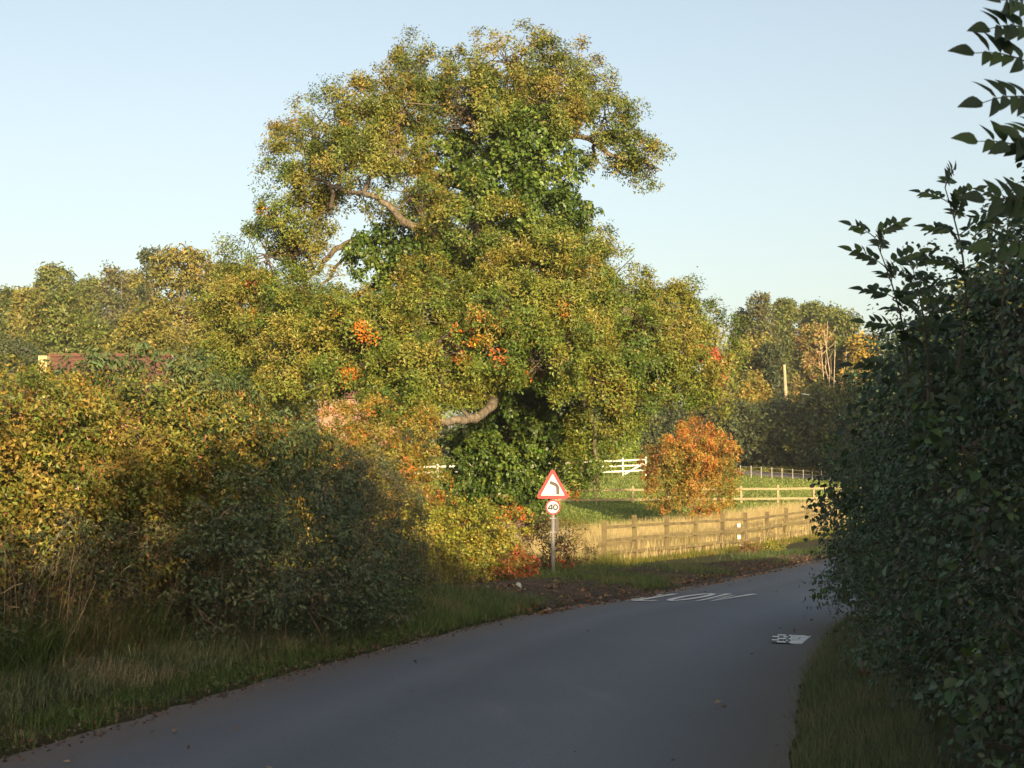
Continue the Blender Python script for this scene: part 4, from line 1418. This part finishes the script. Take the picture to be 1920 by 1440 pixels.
# small white-topped table in the bushes
p = at(1510, 740, 110)
bt = empty('bird_table', (p.x, 110, H1(p.x, 110)), 'small white slanted top on two thin poles among the dark shrubs', 'bird table')
h = p.z - bt.location.z
mb = MB()
mb.bar((-.26, 0, h + .08), (.26, 0, h - .03), .32, .05)
mb.build('top', M['white_plate'], bt)
for x in (-.2, .22):
    mb = MB()
    mb.tube([(x, 0, -.1), (x * .95, 0, h + .02)], .018, 6)
    mb.build('pole', M['iron'], bt)

# ------------------------------------------------------------------ grass, dry meadow, litter
def blades(name, label, P, hgt, wid, palette, seed, mat='grass', lean=.5, cat='grass', jit=.25, ldir=None, patch=1.5, one=False):
    """curved tapered blades standing at points P (x, y, z)"""
    rng = np.random.default_rng(seed)
    m = len(P)
    h = hgt * rng.uniform(.45, 1.35, (m, 1)) * (np.asarray(hgt).ndim == 0 or 1)
    a = rng.uniform(0, 2 * math.pi, m)
    d = np.stack([np.cos(a), np.sin(a), np.zeros(m)], 1)
    ld = np.stack([np.cos(a + 1.57 + rng.normal(0, .7, m)), np.sin(a + 1.57 + rng.normal(0, .7, m)), np.zeros(m)], 1)
    if ldir is not None:
        ld = unit(ld + np.array(ldir))
    ln = np.abs(rng.normal(lean, lean * .5, (m, 1)))
    w = wid * rng.uniform(.6, 1.3, (m, 1))
    up = np.array([0, 0, 1.])
    mid = P + up * h * .6 * np.cos(ln * .5) + ld * h * .5 * np.sin(ln * .5)
    tip = mid + up * h * .5 * np.cos(ln * 1.5) + ld * h * .5 * np.sin(ln * 1.5)
    if one:
        V = np.stack([P - d * w * .5, P + d * w * .5, tip], 1).reshape(-1, 3)
        cols = colour_sprays(P, palette, rng, patch, seed) * np.exp(rng.normal(0, jit, (m, 1)))
        o = link(name, mesh_np(name, V, np.arange(m * 3), np.arange(m) * 3, np.repeat(cols, 3, 0)), None, M[mat])
        tag(o, label, cat, kind='stuff')
        return o
    V = np.stack([P - d * w * .5, P + d * w * .5, mid + d * w * .38, mid - d * w * .38, tip], 1).reshape(-1, 3)
    b = (np.arange(m) * 5)[:, None]
    loops = np.concatenate([b + np.array([0, 1, 2, 3]), b + np.array([3, 2, 4])], 1).ravel()
    starts = np.stack([np.arange(m) * 7, np.arange(m) * 7 + 4], 1).ravel()
    cols = colour_sprays(P, palette, rng, patch, seed) * np.exp(rng.normal(0, jit, (m, 1)))
    o = link(name, mesh_np(name, V, loops, starts, np.repeat(cols, 5, 0)), None, M[mat])
    tag(o, label, cat, kind='stuff')
    print(name, m)
    return o


def on_ground(x, y, dz=-.01):
    return np.stack([x, y, H(x, y) + dz], 1)


def tufts(x, y, n, r, rng):
    """n points clustered round each tuft centre"""
    i = np.repeat(np.arange(len(x)), n)
    return x[i] + rng.normal(0, r, len(i)), y[i] + rng.normal(0, r, len(i))


rg = np.random.default_rng(77)
GR = [((.09, .115, .055), 3), ((.115, .145, .068), 4), ((.155, .17, .085), 3), ((.20, .175, .10), 1.8), ((.28, .235, .15), 1.0)]
GRG = [((.065, .105, .03), 4), ((.085, .13, .036), 4), ((.125, .14, .05), 1.5), ((.20, .165, .08), .9)]
# left verge: taller towards the hedge, short and green at the tarmac
y = rg.uniform(7.5, 22.5, 6600)
t = rg.random(6600) ** .9
x = left_x(y) - .06 - t * np.interp(y, [7.5, 17, 21, 22.5], [1.9, 1.6, 1.5, 1.0])
k = rg.random(6600) < np.interp(y, [7, 12, 22], [1, .9, .6])
x, y, t = x[k], y[k], t[k]
X, Y = tufts(x[t > .3], y[t > .3], 10, .06, rg)
blades('verge_grass', 'long dull green and straw grass on the left verge below the hedge', on_ground(X, Y), .145, .0072, GR, 101, lean=.75, ldir=(.5, -.5, 0))
X, Y = tufts(x[t <= .3], y[t <= .3], 10, .05, rg)
blades('verge_turf', 'short green grass fringe along the left edge of the tarmac', on_ground(X, Y), .10, .006, GRG, 102, lean=.8)
# broad weeds in the fringe
y = rg.uniform(8, 22, 170)
x = left_x(y) - rg.uniform(.03, .9, 170)
me = leaves('verge_weeds', None, on_ground(x, y, .02), unit(np.stack([rg.normal(0, .3, 170), rg.normal(0, .3, 170), np.ones(170)], 1)), pick([((.05, .085, .022), 3), ((.075, .11, .028), 2)], 170, rg), 6, .06, .075, .035, rg, shape=1)
tag(link('verge_weeds', me, None, M['leaf']), 'low broad-leaved weeds at the tarmac edge on the left', 'weeds', kind='stuff')
# tall arching grass at the hedge foot, far left
y = rg.uniform(10.5, 14.2, 260)
x = left_x(y) - rg.uniform(1.35, 1.8, 260)
X, Y = tufts(x, y, 22, .07, rg)
blades('tall_grass', 'tall arching green grass tufts at the foot of the left hedge', on_ground(X, Y), .42, .007, GRG + [((.17, .14, .06), 2)], 103, lean=.9, ldir=(.6, -.4, 0))
# dead stalks
y = rg.uniform(10.5, 16.5, 750)
x = left_x(y) - rg.uniform(1.45, 2.0, 750)
P = on_ground(x, y)
blades('dry_stalks', 'thin dead brown stalks leaning against the left hedge', P, 1.1, .0055, [((.24, .16, .10), 3), ((.34, .25, .16), 3), ((.15, .10, .065), 2)], 104, 'dry', lean=.55, cat='stalks', ldir=(.35, .1, 0), jit=.35)
# stalks through the blackthorn
y = rg.uniform(18.5, 23, 500)
x = left_x(y) - rg.uniform(1.6, 2.6, 500)
blades('dry_stalks', 'thin dry stems in front of the blackthorn', on_ground(x, y), .9, .006, [((.20, .14, .08), 3), ((.13, .10, .05), 3)], 105, 'dry', lean=.35, cat='stalks')
# right verge
y = rg.uniform(6.5, 19.5, 3600)
x = right_x(y) + .02 + rg.random(3600) * .75
X, Y = tufts(x, y, 10, .06, rg)
blades('verge_grass', 'dark shaded grass strip between the tarmac and the right hedge', on_ground(X, Y), .15, .007, GR[:4], 106, lean=.7, one=True)
# grass patches on the soil verge
pts = []
for (px, py, r, k) in ((1150, 1098, 1.1, 420), (1200, 1102, .7, 260), (1290, 1078, .9, 300), (1080, 1080, 1.4, 150), (1400, 1056, 1.4, 220), (1480, 1040, 2.2, 350), (1180, 1070, 1.5, 120), (930, 1150, .9, 500), (850, 1165, 1.1, 600), (780, 1150, .9, 400), (1020, 1095, 1.0, 160)):
    d = 1.6 * F / (py - 940)
    q = at(px, py, d)
    pts.append(np.stack([q.x + rg.normal(0, r * .5, k), d + rg.normal(0, r, k)], 1))
pts = np.concatenate(pts)
pts = pts[pts[:, 0] < left_x(pts[:, 1]) - .05]
X, Y = tufts(pts[:, 0], pts[:, 1], 11, .09, rg)
blades('grass_patches', 'green grass patches on the soil verge by the lettering', on_ground(X, Y, .03), .15, .010, GRG, 107, lean=.6, one=True)
# weeds and yellow grass along the near fence
y = rg.uniform(38, 60, 1500)
fx = 2.57 + (y - 41) / 17 * 9.93
x = fx + rg.uniform(-.2, 1.1, 1500)
X, Y = tufts(x, y, 11, .12, rg)
blades('fence_weeds', 'yellow-green weeds and grass along the foot of the near fence', on_ground(X, Y), .13, .014, [((.12, .13, .022), 3), ((.20, .17, .03), 3), ((.08, .10, .02), 3), ((.30, .22, .07), 1.5)], 108, lean=.5, one=True)
dmx = [dome_at(1405, 1034, 46, 14), dome_at(1420, 1036, 46.3, 12), dome_at(1392, 1038, 45.6, 11)]
hedge('dock_clump', 'red-brown dead weed clump at the fence foot under the white plates', dmx, [((.22, .10, .04), 3), ((.16, .09, .04), 3)], 109, .06, .4, sub_area=.06, sub_r=.15, sprays=6, per=6, cat='weeds')
dmx = [dome_at(1440, 1026, 48, 16), dome_at(1460, 1028, 48.5, 12), dome_at(1448, 1034, 47.6, 14)]
hedge('weed_clump', 'sunlit yellow-green weed clump at the fence foot', dmx, [((.28, .24, .03), 3), ((.18, .19, .025), 3)], 110, .06, .4, sub_area=.06, sub_r=.15, sprays=6, per=6, cat='weeds')
# dry meadow
n_ = 7400
t = rg.random(n_) * 1.35 - .22
dp_ = rg.random(n_) ** .9
x = 2.57 + 9.93 * t - dp_ * 1.5 + dp_ * 2.0
y = 41 + 17 * t - .1 + dp_ * np.interp(t, [-.2, 0, .5, 1, 1.2], [13, 14, 11, 7.5, 6])
X, Y = tufts(x, y, 11, .14, rg)
X2, Y2 = X, Y
DRY = [((.52, .41, .20), 4), ((.44, .34, .155), 3), ((.58, .47, .25), 3), ((.34, .28, .09), 1.2)]
blades('meadow_grass', 'tall dry golden meadow grass behind the near fence', on_ground(X2, Y2), .55, .014, DRY, 111, 'dry', one=True, lean=.28, cat='grass', patch=2.5)
# under the oak and left field: longer turf
x = rg.uniform(-9, 3, 5000)
y = rg.uniform(34, 62, 5000)
k = x < left_x(y) - 4.2
X, Y = tufts(x[k], y[k], 8, .15, rg)
blades('field_grass', 'rough grass under the oak', on_ground(X, Y), .38, .016, [((.14, .14, .025), 4), ((.20, .17, .04), 3), ((.09, .11, .02), 3)], 112, lean=.5, one=True)

# lawn blades, from the meadow to the white fence
n_ = 70000
d_ = 56 + 50 * rg.random(n_) ** 1.25
x = (rg.uniform(690, 1640, n_) - 960) / F * d_
X, Y = x + 0, d_ + 0
blades('lawn_grass', 'short sunlit green lawn between the meadow and the white fence', on_ground(X, Y), .08, .075, [((.16, .205, .045), 4), ((.205, .245, .058), 4), ((.26, .265, .085), 2)], 113, lean=.5, one=True, patch=6, cat='lawn', jit=.15)

# leaf litter and clods on the soil and road edge
n_ = 5200
y = rg.uniform(20.5, 40, n_)
x = left_x(y) + .25 - rg.random(n_) ** 1.3 * np.interp(y, [20.5, 23, 30, 40], [.8, 2.6, 3.8, 1.8])
C = on_ground(x, y, .06)
C[:, 2] = np.maximum(C[:, 2], np.where(x > left_x(y), .012, -9))
me = leaves('leaf_litter', None, C, unit(np.stack([rg.normal(0, .35, n_), rg.normal(0, .35, n_), np.ones(n_)], 1)), pick([((.16, .085, .04), 3), ((.09, .055, .035), 4), ((.26, .15, .07), 1.5), ((.34, .24, .13), .5)], n_, rg), 1, .05, .075, .05, rg, flat=.1)
tag(link('leaf_litter', me, None, M['leaf']), 'brown fallen leaves scattered over the soil verge and tarmac edge', 'leaf litter', kind='stuff')
n_ = 1400
y = rg.uniform(8, 21, n_)
x = left_x(y) + rg.normal(0, .09, n_)
C = on_ground(x, y, .03)
C[:, 2] = np.maximum(C[:, 2], .012)
me = leaves('edge_litter', None, C, unit(np.stack([rg.normal(0, .3, n_), rg.normal(0, .3, n_), np.ones(n_)], 1)), pick([((.12, .08, .045), 3), ((.08, .055, .035), 3), ((.2, .15, .08), 1)], n_, rg), 1, .03, .04, .022, rg, flat=.1)
tag(link('edge_litter', me, None, M['leaf']), 'small leaf crumbs along the left edge of the tarmac', 'leaf litter', kind='stuff')

n_ = 90
y = rg.uniform(8, 34, n_)
u_ = rg.random(n_)
u_ = np.where(rg.random(n_) < .6, np.where(u_ < .5, u_ * .3, 1 - (1 - u_) * .3), u_)
x = left_x(y) + u_ * (right_x(y) - left_x(y))
C = np.stack([x, y, .05 * (1 - (2 * u_ - 1) ** 2) - .02 + .022], 1)
me = leaves('road_leaves', None, C, unit(np.stack([rg.normal(0, .2, n_), rg.normal(0, .2, n_), np.ones(n_)], 1)), pick([((.16, .10, .05), 3), ((.10, .07, .04), 3), ((.30, .22, .12), 1)], n_, rg), 1, .02, .055, .03, rg, flat=.05)
tag(link('road_leaves', me, None, M['leaf']), 'few stray fallen leaves on the tarmac', 'leaf litter', kind='stuff')

# pale stone at the corner of the verge
r_ = np.random.default_rng(3)
p = at(972, 1126, 24.0)
mb = MB()
for i in range(3):
    pass
ring = [(.05, 0), (.045, .06), (.03, .11), (.0, .125)]
Vv = []
for (r, z) in ring:
    for k in range(9):
        a = 2 * math.pi * k / 9
        q = r * (1 + .25 * math.sin(2.3 * a + z * 20))
        Vv.append((q * math.cos(a), q * .8 * math.sin(a), z + .01 * math.sin(3 * a)))
Fv = [(i * 9 + k, i * 9 + (k + 1) % 9, (i + 1) * 9 + (k + 1) % 9, (i + 1) * 9 + k) for i in range(3) for k in range(9)]
mb.add(Vv, Fv)
o = mb.build('stone', M['stone'], None, True)
o.location = (p.x, 24.0, H1(p.x, 24) + .01)
tag(o, 'small pale stone standing at the corner of the grass verge', 'stone')

# crushed drinks can in the right verge
p = at(1625, 1285, 12.6)
dc = empty('drinks_can', (p.x - .03, 12.6, H1(p.x, 12.6) + .03), 'pale drinks can with a red base lying upright in the right verge', 'can')
prof = [(.0, 0), (.024, 0), (.033, .012), (.033, .06)]
prof2 = [(.033, .061), (.033, .10), (.031, .125), (.025, .14), (.025, .145), (.0, .143)]


def lathe(prof, n=16):
    mb = MB()
    Vl = [(r * math.cos(2 * math.pi * k / n) * (1 + .05 * math.sin(z * 60 + k)), r * math.sin(2 * math.pi * k / n), z) for r, z in prof for k in range(n)]
    Fl = [(i * n + k, i * n + (k + 1) % n, (i + 1) * n + (k + 1) % n, (i + 1) * n + k) for i in range(len(prof) - 1) for k in range(n)]
    return mb.add(Vl, Fl)


lathe(prof).build('base', M['sign_red'], dc, True)
lathe(prof2).build('body', M['galv'], dc, True)
dc.rotation_euler = (.15, -.2, .4)
dc.scale = (.85, .85, 1)

# ------------------------------------------------------------------ ash saplings in the right hedge: every leaflet its own object
def leaflet_mesh(seed):
    r = np.random.default_rng(seed)
    n_ = 6
    V, Fs = [], []
    for i in range(n_ + 1):
        t = i / n_
        w = .25 * math.sin(math.pi * t ** .75) * (1 - .18 * t) + (.0 if i in (0, n_) else .01)
        sag = -.16 * t * t + r.normal(0, .008)
        V += [(-w, t, sag + w * .35), (0, t, sag), (w, t, sag + w * .35)]
    for i in range(n_):
        a = i * 3
        Fs += [(a, a + 1, a + 4, a + 3), (a + 1, a + 2, a + 5, a + 4)]
    me = bpy.data.meshes.new('leaf')
    me.from_pydata(V, [], Fs)
    me.polygons.foreach_set('use_smooth', np.ones(len(Fs), bool))
    c = np.ones((len(V), 4), np.float32)
    c[:, :3] = np.array([(.030, .052, .018), (.038, .066, .020), (.050, .085, .022), (.027, .046, .020)][seed % 4])
    a = me.color_attributes.new('Col', 'FLOAT_COLOR', 'POINT')
    a.data.foreach_set('color', c.ravel())
    me.materials.append(M['leaf_near'])
    return me


LM = [leaflet_mesh(i) for i in range(4)]


def compound(root, mb, base_, d, up, length, pairs, leaf_len, rng):
    """a pinnate leaf: rachis in mb, each leaflet an object under root"""
    base_, d, up = Vector(base_), Vector(d).normalized(), Vector(up)
    side = d.cross(up).normalized()
    up = side.cross(d).normalized()
    pts = [base_ + d * (length * t) - Vector((0, 0, 1)) * (length * .28 * t * t) for t in np.linspace(0, 1, 6)]
    mb.tube(pts, [.0035, .003, .0027, .0024, .002, .0015], 4)

    def put(p, dirv, nrm, s):
        y = dirv.normalized()
        x = y.cross(nrm).normalized()
        z = x.cross(y)
        o = bpy.data.objects.new('leaf', LM[int(rng.integers(4))])
        col.objects.link(o)
        o.parent = root
        m = Matrix((x, y, z)).transposed().to_4x4()
        o.matrix_local = Matrix.Translation(p) @ m @ Matrix.Diagonal((s, s, s, 1))

    for i in range(pairs):
        t = .28 + .66 * i / pairs
        p = base_ + d * (length * t) - Vector((0, 0, 1)) * (length * .28 * t * t)
        for s in (-1, 1):
            dv = side * s + d * (.5 + .3 * rng.random()) - Vector((0, 0, .25 * rng.random()))
            put(p, dv, up + Vector(rng.normal(0, .25, 3)), leaf_len * rng.uniform(.8, 1.1))
    put(pts[-1], d - Vector((0, 0, .3)), up, leaf_len * 1.05)


def ash_shoot(label, foot, tip, nodes, leaf_len, leaf_span, seed, t0=.25, az0=None):
    rng = np.random.default_rng(seed)
    foot, tip = Vector(foot), Vector(tip)
    root = empty('ash_sapling', foot, label, 'sapling', 'ash shoots above the right-hand hedge')
    v = tip - foot
    mb = MB()
    bend = Vector((rng.normal(0, .04), rng.normal(0, .04), 0))
    P = [v * t + bend * math.sin(math.pi * t) for t in np.linspace(0, 1, 9)]
    mb.tube(P, [.010 - .007 * t for t in np.linspace(0, 1, 9)], 6)
    a = rng.uniform(0, 6)
    for i in range(nodes):
        t = t0 + (1 - t0) * (i / max(1, nodes - 1)) ** .9
        p = v * min(t, 1) + bend * math.sin(math.pi * min(t, 1))
        for s in (0, math.pi):
            aa = a + s + rng.normal(0, .2)
            el = .25 + .5 * t
            d = Vector((math.cos(aa) * math.cos(el), math.sin(aa) * math.cos(el), math.sin(el)))
            sp = leaf_span * (1 - .45 * t) * rng.uniform(.85, 1.15)
            compound(root, mb, p, d, (.1, -.75, .7), sp, 4, leaf_len * (1 - .3 * t) * rng.uniform(.9, 1.1), rng)
        a += math.pi / 2 + rng.normal(0, .2)
    mb.build('stem', M['twig'], root)
    return root


ash_shoot('left ash shoot with paired leaflets above the right-hand hedge', at(1700, 800, 9.2), at(1640, 445, 9.0), 9, .118, .40, 201, .30)
ash_shoot('tall middle ash shoot with paired leaflets above the right-hand hedge', at(1795, 700, 8.4), at(1772, 352, 8.2), 9, .11, .37, 202, .25)
ash_shoot('right ash shoot half behind the near leaves at the frame edge', at(1880, 620, 8.0), at(1895, 385, 7.9), 7, .10, .33, 203, .3)
ash_shoot('short ash shoot between the left and middle shoots', at(1740, 760, 8.9), at(1712, 505, 8.7), 6, .10, .30, 204, .4)
# overhanging branch close to the camera
rng = np.random.default_rng(210)
o = at(1990, 560, 5.2)
root = empty('ash_branch', o, 'dark overhanging ash branch at the top right corner', 'branch')
mb = MB()
mb.tube([Vector((0, 0, 0)), at(1960, 300, 5.1) - o, at(1945, 100, 5.0) - o, at(1925, -60, 4.9) - o], [.016, .013, .010, .006], 6)
for (bx, by, tx, ty, ln) in ((1950, 130, 1815, 70, .30), (1935, 20, 1870, -10, .22), (1955, 190, 1835, 172, .26), (1962, 300, 1820, 232, .32), (1968, 400, 1835, 345, .30), (1975, 470, 1850, 440, .3), (1940, 60, 1850, 40, .24), (1980, 250, 1890, 260, .25)):
    b_, t_ = at(bx, by, 5.1) - o, at(tx, ty, 4.95) - o
    compound(root, mb, b_, t_ - b_ + Vector((0, 0, .05)), (.15, -1, .55), (t_ - b_).length * .95, 4, .105, rng)
mb.build('stem', M['twig'], root)

# ------------------------------------------------------------------ thin morning haze
m, nt, out = mat_new('haze')
vol = N(nt, 'ShaderNodeVolumePrincipled')
vol.inputs['Color'].default_value = (.93, .96, 1, 1)
vol.inputs['Density'].default_value = .00035
vol.inputs['Anisotropy'].default_value = .2
nt.links.new(vol.outputs[0], out.inputs['Volume'])
mb = MB()
mb.bar((0, -203, 16), (0, 903, 16), 1010, 36)
hz_ = mb.build('haze', m)
tag(hz_, 'thin pale morning haze over the whole scene', 'haze', kind='stuff')

bpy.context.view_layer.update()
tri = sum(len(o.data.loops) - 2 * len(o.data.polygons) for o in scene.objects if o.type == 'MESH')
print('triangles', tri, 'objects', len(scene.objects))
